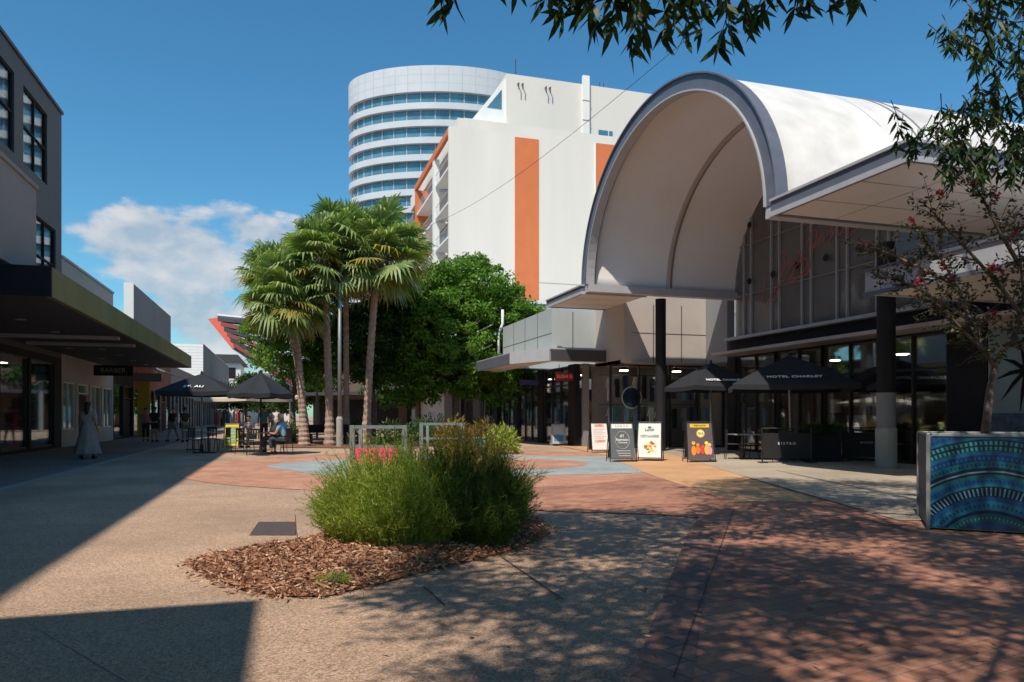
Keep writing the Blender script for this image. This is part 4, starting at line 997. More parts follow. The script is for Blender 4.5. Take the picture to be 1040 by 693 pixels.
# ================================================================= UMBRELLAS, FURNITURE
def umbrella(label,px,Y,hem_z,apex_z,half,m,nseg=4,txt=None,rot=0,tilt=0,group='cafe umbrellas',txt_size=.3,polemat='galv',base_z=0,txtface=0,valance=.14):
    x,y=at(px,Y); root=empty('cafe_umbrella',(x,y,0),rot,label,'umbrella',group)
    MB().lathe([(.30,0),(.30,.05),(.07,.08),(.05,.3)],seg=16).build('base',M['black_metal'],root)
    mb=MB(); mb.tube([(0,0,.05),(tilt,0,apex_z-.05)],.028,8); mb.build('pole',M[polemat],root,smooth=True)
    mb=MB(); n=nseg; vs=[(tilt,0,apex_z)]; K=5
    rim=[]
    off=PI/n
    for lev,(rf,zf) in enumerate([(.33,.30),(.66,.63),(1,1)]):
        for k in range(n):
            q=2*PI*k/n+off; a=Vector((math.cos(q)*half*rf/math.cos(off),math.sin(q)*half*rf/math.cos(off)))
            q2=2*PI*(k+1)/n+off; b=Vector((math.cos(q2)*half*rf/math.cos(off),math.sin(q2)*half*rf/math.cos(off)))
            for j in range(K):
                t=j/K; p_=a.lerp(b,t); sag=-.05*math.sin(PI*t)*rf
                p_=p_*(1-.03*math.sin(PI*t)*rf)
                vs.append((p_.x+tilt,p_.y,apex_z+(hem_z-apex_z)*zf+sag*0-.0+(-.03*math.sin(PI*t))))
    N_=n*K; fs=[]
    for k in range(N_): fs.append((0,1+k,1+(k+1)%N_))
    for l in range(2):
        for k in range(N_): fs.append((1+l*N_+k,1+(l+1)*N_+k,1+(l+1)*N_+(k+1)%N_,1+l*N_+(k+1)%N_))
    b0=len(vs)
    for k in range(N_):
        v_=vs[1+2*N_+k]; vs.append((v_[0],v_[1],v_[2]-valance))
    for k in range(N_): fs.append((1+2*N_+k,b0+k,b0+(k+1)%N_,1+2*N_+(k+1)%N_))
    mb.add(vs,fs); c=mb.build('canopy',m,root); sd=c.modifiers.new('solid','SOLIDIFY'); sd.thickness=.006
    mb=MB()
    for k in range(n):
        q=2*PI*k/n+off; R_=half/math.cos(off); mb.tube([(tilt,0,apex_z-.04),(tilt+math.cos(q)*R_*.97,math.sin(q)*R_*.97,hem_z-.02)],.012,4)
        mb.tube([(tilt,0,hem_z+.1),(tilt+math.cos(q)*R_*.5,math.sin(q)*R_*.5,(hem_z+apex_z)/2-.04)],.01,4)
    mb.build('rib',M['black_metal'],root)
    MB().lathe([(.05,apex_z-.03),(.04,apex_z+.06),(.01,apex_z+.09)],(tilt,0),8).build('finial',M['black_metal'],root)
    if txt:
        # lettering lies on the sloping panel facing local -y
        nrm=Vector((0,-(apex_z-hem_z),half)).normalized(); upv=Vector((0,half,apex_z-hem_z)).normalized()
        f=.80; o_=Vector((tilt,-half*f,apex_z+(hem_z-apex_z)*f))+nrm*.03
        text_mesh(txt,txt_size,M['white_ink'],root,'lettering',face_mat(o_,(1,0,0),upv),.002,spacing=1.1,bold=.006)
    return root
YW=-R(17.19)   # rotation that faces an object square to the camera
umbrella('black square umbrella with white lettering on the left terrace, in the shade',205,25.6,2.12,2.75,1.15,M['black_fabric'],4,'ST. ALi',YW+.12,txt_size=.2)
umbrella('black umbrella over the seated diners, right of the lettered one',265,24.4,2.02,2.72,1.0,M['black_fabric'],8,None,YW+.2,polemat='black_metal')
umbrella('cream umbrella behind the two black ones on the left terrace',247,33,2.05,2.4,2.0,M['cream_fabric'],6,None,YW+.4)
umbrella('cream umbrella further back toward the end of the mall',276,44,2.4,2.9,1.7,M['cream_fabric'],6,None,YW+.1)
umbrella('large black square umbrella with white lettering in front of the dining room',803,21.2,2.15,3.02,1.62,M['black_fabric'],4,'HOTEL CHARLEY',YW-.25,tilt=-.05,txt_size=.17,polemat='steel_light')
umbrella('black umbrella with white lettering behind the black column',722,24.5,2.25,3.05,1.15,M['black_fabric'],4,'HOTEL CHARLEY',YW+.2,tilt=.0,txt_size=.15,polemat='galv')
umbrella('small white umbrella behind the round column in the dining area',902,23.5,1.72,1.98,1.15,M['cream_fabric'],6,None,YW+.2)
umbrella('dark umbrella at the back of the dining area near the side wall',918,21.0,2.15,2.9,1.1,M['black_fabric'],4,'HOTEL CHARLEY',YW-.1,txt_size=.18,polemat='black_metal')
# chair
def make_chair(m,seatm):
    root=empty('cafe_chair',(0,0,0),0,'chair','chair')
    mb=MB(); mb.box(-.2,.2,-.2,.2,.43,.46); mb.build('seat',seatm,root,bevel=.01)
    mb=MB()
    for k in range(5): mb.box(-.17+k*.075,-.13+k*.075,.20,.215,.52,.80)
    mb.box(-.2,.2,.19,.22,.80,.86); mb.build('backrest',m,root)
    for sx in (-1,1):
        mb=MB(); mb.tube([(sx*.19,.20,.86),(sx*.19,.2,.45),(sx*.2,.24,0)],.012,6); mb.build('leg',m,root)
        mb=MB(); mb.tube([(sx*.18,-.18,.44),(sx*.2,-.22,0)],.012,6); mb.build('leg',m,root)
    return root
def make_table(m,top,round_=False):
    root=empty('cafe_table',(0,0,0),0,'table','table')
    mb=MB()
    if round_: mb.lathe([(.36,.71),(.36,.735)],seg=20)
    else: mb.box(-.36,.36,-.36,.36,.71,.735)
    mb.build('tabletop',top,root)
    mb=MB(); mb.tube([(0,0,.03),(0,0,.71)],.03,8); mb.build('pedestal',m,root)
    mb=MB(); mb.box(-.26,.26,-.03,.03,0,.03); mb.box(-.03,.03,-.26,.26,.002,.032); mb.build('foot',m,root)
    return root
chairs=[('black cafe chair left of the shaded table under the lettered umbrella',200,25.3,1.4),('black cafe chair behind the shaded table under the lettered umbrella',212,26.6,-.2),
 ('black cafe chair right of the shaded table under the lettered umbrella',226,25.6,-1.6),('black cafe chair with its back to the camera under the plain umbrella',259,23.6,3.3),
 ('black cafe chair carrying the man in the blue shirt',288,24.3,-1.75),('black cafe chair carrying the pale haired diner',281,25.8,-1.3),('black cafe chair left of the diners, beside the umbrella pole',249,24.4,1.2),
 ('dark chair at the left of the nearest dining room table',745,21.6,1.4),('dark chair right of the nearest dining room table',766,21.8,-1.5),('dark chair in front of the table by the leaning umbrella pole',795,20.4,3.2),
 ('dark chair behind the table by the leaning umbrella pole',790,22.6,0),('dark chair left of the dark planter box',812,22.2,1.4),('dark chair beside the table right of the planter box',872,21.0,1.3),('dark chair near the round column',884,22.4,-.8)]
c0=make_chair(M['black_metal'],M['black_metal'])
for i,(lb,px,Y,rz) in enumerate(chairs):
    o=c0 if i==0 else copy_tree(c0); x,y=at(px,Y); put(o,(x,y,0.02),YW+rz,lb,'dark cafe chairs on the terraces')
wc=make_chair(M['white'],M['white'])
for i,(lb,px,Y,rz) in enumerate([('white cafe chair with slatted back just right of the round column',919,21.5,.1),('white cafe chair behind the first, closer to the side wall',934,23.0,-.2)]):
    o=wc if i==0 else copy_tree(wc); x,y=at(px,Y); put(o,(x,y,.02),YW+rz+PI,lb,'white chairs by the side wall')
t0=make_table(M['black_metal'],M['wood']); x,y=at(212,25.5); put(t0,(x,y,0),YW,'timber topped table in shade under the lettered umbrella')
t1=make_table(M['black_metal'],colmat('grey laminate',(.3,.3,.3),.35)); x,y=at(270,24.6); put(t1,(x,y,0),YW,'table where the two diners sit under the black umbrella','laminate cafe tables')
for lb,px,Y in [('pale topped table nearest the food signs, under the black umbrella',755,21.6),('pale topped table beside the leaning umbrella pole',775,21.5),('pale topped table right of the dark planter box',862,21.4),('pale topped table left of the timber table on the left terrace',196,27.5),('pale topped table behind the round column',893,23.6)]:
    o=copy_tree(t1); x,y=at(px,Y); put(o,(x,y,.02),YW,lb,'laminate cafe tables')
# bistro barriers
for i,(lb,px,Y,tx) in enumerate([('dark low terrace barrier with spaced white letters by the planter box',799,19.9,'B I S T R O'),('dark low terrace barrier with small letters left of the round column',880,20.6,'B I S T R O')]):
    x,y=at(px,Y); root=empty('terrace_barrier',(x,y,.02),YW-.1,lb,'barrier','low barriers round the dining terrace')
    MB().box(-.62,.62,-.012,.012,.12,.80).build('screen',colmat('barrier cloth',(.008,.009,.012)),root)
    mb=MB(); mb.tube([(-.64,0,0),(-.64,0,.95)],.02,6); mb.tube([(.64,0,0),(.64,0,.95)],.02,6); mb.tube([(-.64,0,.93),(.64,0,.93)],.018,6); mb.box(-.74,-.54,-.2,.2,0,.02); mb.box(.54,.74,-.2,.2,0,.02); mb.build('frame',M['black_metal'],root)
    text_mesh(tx,.10 if i==0 else .07,M['white_ink'],root,'lettering',face_mat((0,-.018,.52),(1,0,0),(0,0,1)),.002)
# dark planter box w/ plants
x,y=at(833,20.6); root=empty('planter_box',(x,y,.02),YW-.15,'dark rectangular planter box with low green plants in front of the dining room','planter')
mb=MB(); mb.box(-.5,.5,-.25,.25,0,.74); mb.box(-.53,.53,-.28,.28,.75,.80); mb.build('box',M['dark'],root,bevel=.01)
C=np.stack([rng.uniform(-.45,.45,700),rng.uniform(-.2,.2,700),rng.uniform(.78,.88,700)],1); D=np.stack([rng.normal(0,.5,700),rng.normal(0,.5,700),np.ones(700)],1)
V,F=leaves(C,D,rng.uniform(.1,.28,700),.035); rawmesh('plants',V,F,M['leaf_dark'],root)
# bench and barrier frames round the palm garden
def garden_frame(label,pxa,pxb,Y,banner):
    xa,ya=at(pxa,Y); xb,yb=at(pxb,Y); L=math.hypot(xb-xa,yb-ya); root=empty('garden_frame',(xa,ya,0),math.atan2(yb-ya,xb-xa),label,'barrier frame','metal frames in front of the palm garden')
    for q in (0,L): MB().box(q-.06,q+.06,-.05,.05,0,1.06).build('post',colmat('frame paint',(.15,.17,.165),.55),root,bevel=.005)
    MB().box(.06,L-.06,-.04,.04,.98,1.06).build('top_rail',colmat('frame paint',(.15,.17,.165),.55),root)
    MB().box(.06,L-.06,-.03,.03,.52,.58).build('mid_rail',colmat('frame paint',(.15,.17,.165),.55),root)
    if banner:
        MB().box(.08,L-.1,-.055,-.035,.14,.515).build('banner',M['pink'],root)
        text_mesh('STAY SAFE',.2,colmat('maroon ink',(.3,.01,.05)),root,'lettering',face_mat((L/2,-.058,.34),(1,0,0),(0,0,1)),.002)
    else: MB().box(.06,L-.06,-.03,.03,.1,.16).build('low_rail',colmat('frame paint',(.15,.17,.165),.55),root)
    MB().box(.16,.24,-.05,.05,.02,.97).build('inner_post',M['galv'],root)
garden_frame('grey metal frame with a pink banner behind the shrubs',358,411,17.8,True)
garden_frame('grey metal frame right of the bannered one, mostly behind the shrubs',428,470,24,False)
x,y=at(333,33.5); root=empty('park_bench',(x,y,0),YW+.1,'dark park bench between the palm trunks','bench')
MB().box(-.9,.9,-.22,.22,.42,.47).build('seat',M['dark'],root); MB().box(-.9,.9,.22,.26,.5,.88).build('backrest',M['dark'],root)
for s in (-.75,.75): MB().box(s-.04,s+.04,-.2,.2,0,.42).build('leg',M['black_metal'],root)
# garden edging bed under palms
gb=[at(285,29.5),at(420,28.5),at(455,33),at(430,44),at(290,44)]
sheet('garden_bed',gb,.024,M['soil'])

# ================================================================= A-FRAME SIGNS
def aframe(label,px,Y,w,h,front,frame,rz,deco):
    x,y=at(px,Y); root=empty('sandwich_board',(x,y,.02),YW+rz,label,'sandwich board','sandwich boards outside the vault')
    s=.24; tilt=math.atan2(s,h)
    def panel(sgn,nm,m):
        mb=MB(); y0=-s*sgn; 
        mb.extr([(-w/2+.03,y0*.92,.1),(w/2-.03,y0*.92,.1),(w/2-.05,y0*.04,h-.03),(-w/2+.05,y0*.04,h-.03)],(0,.015*sgn,0)); return mb.build(nm,m,root)
    pf=panel(1,'front_panel',front); panel(-1,'rear_panel',M['black_metal'])
    mb=MB()
    for sg_ in (1,-1):
        y0=-s*sg_
        for sx in (-1,1): mb.tube([(sx*w/2,y0,0),(sx*(w/2-.03),y0*.02-.01*sg_,h)],.014,5)
        mb.tube([(-w/2,y0*.93,.08),(w/2,y0*.93,.08)],.012,5)
    mb.tube([(-w/2+.03,0,h),(w/2-.03,0,h)],.016,5); mb.build('frame',frame,root)
    up=Vector((0,s,h)).normalized()
    def pos(fx,fz,lift=.006): 
        p_=Vector((fx*w*.42,-s*.92,.1)).lerp(Vector((fx*w*.40,-s*.04,h-.03)),fz); return p_+Vector((0,-h,s)).normalized()*lift
    deco(pf,pos,up,w,h); return root
def disc(pos,up,fx,fz,r_,m,parent,nm='print',lift=.008,sy=1,n=20):
    c=pos(fx,fz,lift); mb=MB(); pts=[c+Vector((1,0,0))*r_*math.cos(q)+up*r_*sy*math.sin(q) for q in np.linspace(0,2*PI,n,endpoint=False)]
    mb.add(pts,[tuple(range(n))]); return mb.build(nm,m,parent)
def strip(pos,up,fx0,fx1,fz0,fz1,m,parent,nm='print',lift=.007):
    mb=MB(); mb.add([pos(fx0,fz0,lift),pos(fx1,fz0,lift),pos(fx1,fz1,lift),pos(fx0,fz1,lift)],[(0,1,2,3)]); return mb.build(nm,m,parent)
def tx(s,size,m,parent,pos,up,fx,fz,bold=0.0): return text_mesh(s,size,m,parent,'lettering',face_mat(pos(fx,fz,.010),(1,0,0),up),.0005,bold=bold)
def d1(pf,pos,up,w,h):
    tx('OPEN',.13,colmat('orange ink',(.75,.16,.05)),pf,pos,up,0,.92,.004)
    for k in range(8): strip(pos,up,-.8,.8-.3*(k%2),.78-k*.07,.795-k*.07,colmat('pale red ink',(.75,.35,.28)) if k%3 else colmat('grey ink',(.5,.5,.5)),pf)
    tx('LUNCH',.1,colmat('orange ink',(.75,.16,.05)),pf,pos,up,0,.32,.003)
def d2(pf,pos,up,w,h):
    strip(pos,up,-.98,.98,.86,.985,M['white'],pf); tx('B E M O D',.085,colmat('grey ink',(.3,.3,.3)),pf,pos,up,0,.925,.004)
    g=colmat('chalk',(.6,.6,.6))
    mb=MB()
    c=pos(0,.52,.012)
    for k in range(26):
        a0=2*PI*k/26;a1=2*PI*(k+1)/26; mb.tube([c+Vector((1,0,0))*.2*math.cos(a0)+up*.25*math.sin(a0),c+Vector((1,0,0))*.2*math.cos(a1)+up*.25*math.sin(a1)],.005,3)
    mb.build('print',g,pf)
    tx('#1',.11,g,pf,pos,up,.0,.64,.003); tx('Espresso',.1,g,pf,pos,up,0,.53,.003); tx('COFFEE BAR',.05,g,pf,pos,up,0,.44,.002)
    for k in range(3): strip(pos,up,-.6+.1*k,.7,.2-k*.07,.215-k*.07,g,pf)
def food(pf,pos,up,fx,fz,r_):
    disc(pos,up,fx,fz,r_,colmat('plate',(.75,.72,.62)),pf); 
    rr=random.Random(3); cols=[colmat('food orange',(.75,.25,.06)),colmat('food red',(.55,.07,.04)),colmat('food green',(.15,.30,.05)),colmat('food yellow',(.8,.55,.1))]
    for k in range(16):
        a=rr.random()*6.28; q=rr.random()**.5*r_*.75
        c=pos(fx,fz,.012)+Vector((1,0,0))*q*math.cos(a)+up*q*math.sin(a); mb=MB(); s_=r_*.2*(.6+rr.random()); n=8
        mb.add([c+Vector((1,0,0))*s_*math.cos(t)+up*s_*.6*math.sin(t)+Vector((0,-.0004*k,0)) for t in np.linspace(0,2*PI,n,endpoint=False)],[tuple(range(n))]); mb.build('print',cols[k%4],pf)
def d3(pf,pos,up,w,h):
    g=colmat('dark green ink',(.06,.16,.12)); disc(pos,up,0,.88,.055,g,pf,sy=.6); tx('Lunch',.11,g,pf,pos,up,0,.81,.003); tx('VIETNAMESE',.095,colmat('grey green ink',(.3,.4,.36)),pf,pos,up,0,.62,.004)
    food(pf,pos,up,.1,.30,.2)
def d4(pf,pos,up,w,h):
    strip(pos,up,-.85,.85,.87,.97,M['yellow'],pf); tx('FRESH JUICE',.06,colmat('brown ink',(.2,.08,.02)),pf,pos,up,0,.92,.002)
    disc(pos,up,.05,.70,.115,M['yellow'],pf); disc(pos,up,.05,.70,.09,colmat('cream ink',(.85,.75,.35)),pf,lift=.010); tx('GLA',.08,colmat('brown ink',(.2,.08,.02)),pf,pos,up,.05,.70,.004)
    for k,(fx,c) in enumerate([(-.62,(.8,.25,.03)),(-.25,(.75,.15,.03)),(.15,(.6,.05,.05)),(.5,(.85,.45,.05)),(.75,(.75,.3,.35))]):
        disc(pos,up,fx,.22+.02*(k%2),.065,colmat('juice %d'%k,c),pf,lift=.008+.001*k,sy=2.1-.3*(k%3)); disc(pos,up,fx,.43-.05*(k%3),.05,colmat('fruit %d'%k,(c[0],c[1]*1.6,c[2])),pf,lift=.014+.001*k)
aframe('white sandwich board with small red print, leftmost and furthest back of the four',608,25.6,.66,1.02,M['white'],M['black_metal'],.25,d1)
aframe('dark grey sandwich board with a white header and a round chalk emblem',631,20.6,.74,1.08,colmat('slate board',(.10,.115,.125)),M['black_metal'],.1,d2)
aframe('white sandwich board showing a plate of food below green lettering',660,21.0,.72,1.08,colmat('menu white',(.72,.74,.70)),M['black_metal'],-.3,d3)
aframe('dark sandwich board with a yellow header and bright juice pictures, rightmost of the four',710,20.4,.78,1.1,colmat('brown board',(.10,.075,.085)),M['black_metal'],.05,d4)
def dg(pf,pos,up,w,h):
    strip(pos,up,-.9,.9,.1,.9,colmat('lime board',(.25,.35,.08)),pf); 
    for k in range(4): strip(pos,up,-.6,.5,.25+k*.15,.31+k*.15,colmat('chalk blue',(.3,.45,.5)),pf,lift=.009)
o=aframe('green and yellow sandwich board standing on the left terrace',236,29,.6,.95,M['yellow'],M['black_metal'],.1,dg); o['group']='other sandwich boards'
def dw(pf,pos,up,w,h):
    strip(pos,up,-.8,.8,.1,.45,colmat('blue board',(.08,.22,.36)),pf); strip(pos,up,-.8,.8,.5,.9,colmat('grey ink',(.35,.35,.35)),pf)
o=aframe('blue and grey sandwich board in the doorway under the red sign',567,31.5,.62,.9,M['steel_light'],M['steel_light'],.1,dw); o['group']='other sandwich boards'

# ================================================================= ART PLANTER
def artmat():
    m=bpy.data.materials.new('painted dot pattern'); t,N,L=nt(m); b=N['Principled BSDF']; b.inputs['Roughness'].default_value=.35
    tc=N.new('ShaderNodeTexCoord'); sp=N.new('ShaderNodeSeparateXYZ'); L.new(tc.outputs['Object'],sp.inputs[0])
    def mth(op,a,b_=None,c=None):
        n_=N.new('ShaderNodeMath'); n_.operation=op
        for i,v_ in enumerate((a,b_,c)):
            if v_ is None: continue
            if isinstance(v_,(int,float)): n_.inputs[i].default_value=v_
            else: L.new(v_,n_.inputs[i])
        return n_.outputs[0]
    dx=mth('SUBTRACT',sp.outputs[0],.62); dz=mth('SUBTRACT',sp.outputs[2],-.30)
    dxs=mth('MULTIPLY',dx,.95)
    rr=mth('SQRT',mth('ADD',mth('MULTIPLY',dxs,dxs),mth('MULTIPLY',dz,dz)))
    nz=N.new('ShaderNodeTexNoise'); nz.inputs['Scale'].default_value=2.2; L.new(tc.outputs['Object'],nz.inputs['Vector'])
    rr=mth('ADD',rr,mth('MULTIPLY',mth('SUBTRACT',nz.outputs['Fac'],.5),.035))
    an=mth('ARCTAN2',dz,dxs)
    cr=N.new('ShaderNodeValToRGB'); cr.color_ramp.interpolation='CONSTANT'; e=cr.color_ramp.elements
    cols=[(0,(.02,.10,.22)),(.30,(.02,.22,.20)),(.36,(.01,.03,.09)),(.385,(.03,.30,.40)),(.45,(.02,.16,.32)),(.49,(.01,.02,.06)),(.565,(.04,.38,.42)),(.585,(.02,.20,.38)),(.63,(.03,.26,.22)),(.66,(.01,.02,.06)),(.672,(.35,.55,.50)),(.684,(.01,.03,.08)),(.71,(.02,.28,.30)),(.76,(.02,.10,.28)),(.81,(.03,.25,.42)),(.84,(.01,.05,.12)),(.93,(.02,.26,.34)),(.95,(.02,.13,.30))]
    rn=mth('DIVIDE',rr,1.42)
    while len(e)<len(cols): e.new(.5)
    for i,(p_,c) in enumerate(cols): e[i].position=p_
    for i,(p_,c) in enumerate(cols): e[i].color=rgba([c[0]*.4,c[1]*.42,c[2]*.55])
    L.new(rn,cr.inputs[0])
    def ring_dots(r0,width,count,prev,colr,duty=.5):
        inr=mth('LESS_THAN',mth('ABSOLUTE',mth('SUBTRACT',rn,r0)),width)
        dot=mth('GREATER_THAN',mth('SINE',mth('MULTIPLY',an,count)),duty)
        f=mth('MULTIPLY',inr,dot); mx=N.new('ShaderNodeMix'); mx.data_type='RGBA'; L.new(f,mx.inputs[0]); L.new(prev,mx.inputs[6]); mx.inputs[7].default_value=rgba([colr[0]*.4,colr[1]*.5,colr[2]*.55]); return mx.outputs[2]
    c=cr.outputs[0]
    c=ring_dots(.527,.030,120,c,(.30,.55,.62),.35); c=ring_dots(.42,.010,90,c,(.01,.04,.10)); c=ring_dots(.33,.010,80,c,(.25,.5,.4)); c=ring_dots(.862,.014,180,c,(.12,.55,.38),-.2); c=ring_dots(.905,.014,180,c,(.12,.50,.36),-.2)
    c=ring_dots(.61,.008,140,c,(.01,.05,.14)); c=ring_dots(.735,.010,170,c,(.01,.06,.12)); c=ring_dots(.785,.010,170,c,(.04,.3,.5)); c=ring_dots(.975,.008,150,c,(.01,.05,.14)); c=ring_dots(1.02,.02,160,c,(.02,.07,.2)); c=ring_dots(.2,.03,60,c,(.03,.2,.4))
    L.new(c,b.inputs['Base Color']); return m
fx,fy=at(942,8.33); root=empty('art_planter',(fx,fy,.012),-R(17.19)-math.atan2(.48,1.07),'large square metal planter painted with blue and green dotted arcs at the right edge','planter')
MB().box(.02,1.98,.012,1.2,.02,1.06).build('tub_wall',M['galv'],root)
MB().box(.03,1.97,.0,.011,.03,1.05).build('painted_front',artmat(),root)
MB().box(.008,.019,.04,1.17,.03,1.05).build('painted_side',colmat('deep blue paint',(.012,.05,.10),.5),root)
mb=MB(); mb.box(-.015,.02,-.012,.02,0,1.08); mb.box(1.98,2.01,-.012,.02,0,1.08); mb.box(-.01,2.01,-.014,1.21,1.061,1.09) if False else None
mb.box(.04,1.96,-.01,.02,1.052,1.085); mb.box(.0,.03,.03,1.2,1.062,1.085); mb.box(.03,1.97,1.17,1.2,1.062,1.085); mb.box(-.012,.022,1.17,1.21,0,1.08); mb.build('frame_edge',M['galv'],root,bevel=.004)
MB().box(.05,1.95,.04,1.15,1.0,1.062).build('soil',M['soil'],root)
rt=root
# ---- flowering small tree in planter
def bough_tree():
    px,py=at(1000,9.1); base=Vector((px,py,1.05)); root=empty('flowering_tree',base,0,'small crooked tree with sparse leaves and pink flowers growing in the blue painted planter','tree')
    r=random.Random(11); mb=MB(); tips=[]
    def P3(a,Y,b): return Vector(at(a,Y,b))-base
    trunk=[P3(1000,9.1,448),P3(1003,9.1,420),P3(1006,9.1,395),P3(1012,9.1,368),P3(1022,9.1,352)]
    mb.tube(trunk,[.055,.048,.045,.042,.038],9)
    main=[[P3(1010,9.1,372),P3(998,9.0,355),P3(982,8.8,340),P3(965,8.7,322),P3(948,8.6,306)],
          [P3(1022,9.1,352),P3(1034,9.2,335),P3(1040,9.2,300),P3(1036,9.3,262),P3(1030,9.4,225)],
          [P3(1022,9.1,352),P3(1045,9.0,345),P3(1070,8.8,330),P3(1095,8.7,300)],
          [P3(998,9.0,355),P3(985,9.3,325),P3(972,9.5,290),P3(955,9.6,262),P3(935,9.6,240)],
          [P3(1036,9.2,318),P3(1015,9.0,290),P3(990,8.9,262),P3(962,8.8,232),P3(938,8.7,205)],
          [P3(1036,9.3,270),P3(1015,9.2,235),P3(1000,9.2,205),P3(985,9.1,180)],
          [P3(985,9.3,325),P3(955,9.1,305),P3(925,9.0,290),P3(900,9.0,280)],
          [P3(1040,9.2,300),P3(1065,9.2,260),P3(1085,9.3,210)],
          [P3(972,9.5,290),P3(940,9.7,275),P3(905,9.9,258),P3(880,10,250)]]
    for bpts in main:
        n=len(bpts); mb.tube(bpts,[.03*(1-.75*i/(n-1)) for i in range(n)],6)
        for i in range(1,n):
            for k in range(9):
                t=r.random(); s=bpts[i-1].lerp(bpts[i],t); d=(bpts[i]-bpts[i-1]).normalized()+Vector((r.gauss(0,.8),r.gauss(0,.8),r.gauss(.05,.55)))
                e=s+d.normalized()*r.uniform(.18,.5); mid=(s+e)/2+Vector((0,0,.03)); mb.tube([s,mid,e],[.007,.005,.002],4,caps=False); tips.append((s,mid,e))
        tips.append((bpts[-2],(bpts[-2]+bpts[-1])/2,bpts[-1]))
    mb.build('trunk',M['bark'],root,smooth=True)
    C=[];D=[];FC=[];FD=[]
    for s,m_,e in tips:
        for k in range(15):
            t=r.uniform(.2,1.05); p_=s.lerp(e,t); C.append(p_+Vector((r.gauss(0,.015),r.gauss(0,.015),r.gauss(0,.012)))); D.append((r.gauss(0,1),r.gauss(0,1),r.gauss(-.1,.7)))
        if r.random()<.09 and e.x<.4:
            fc=np.array([tuple(e+Vector((r.gauss(0,.02),r.gauss(0,.02),r.gauss(.01,.022)))) for k in range(22)])
            V,F=leaves(fc,rng.normal(size=(22,3)),.045,.032); rawmesh('flower_cluster',V,F,M['flower'],root)
    V,F=leaves(np.array([tuple(c) for c in C]),np.array(D),rng.uniform(.04,.085,len(C)),.03); rawmesh('crown',V,F,leafmat('reddish small leaves',[(.025,.05,.016),(.05,.075,.02),(.12,.05,.03)],trans=.2),root)
bough_tree()

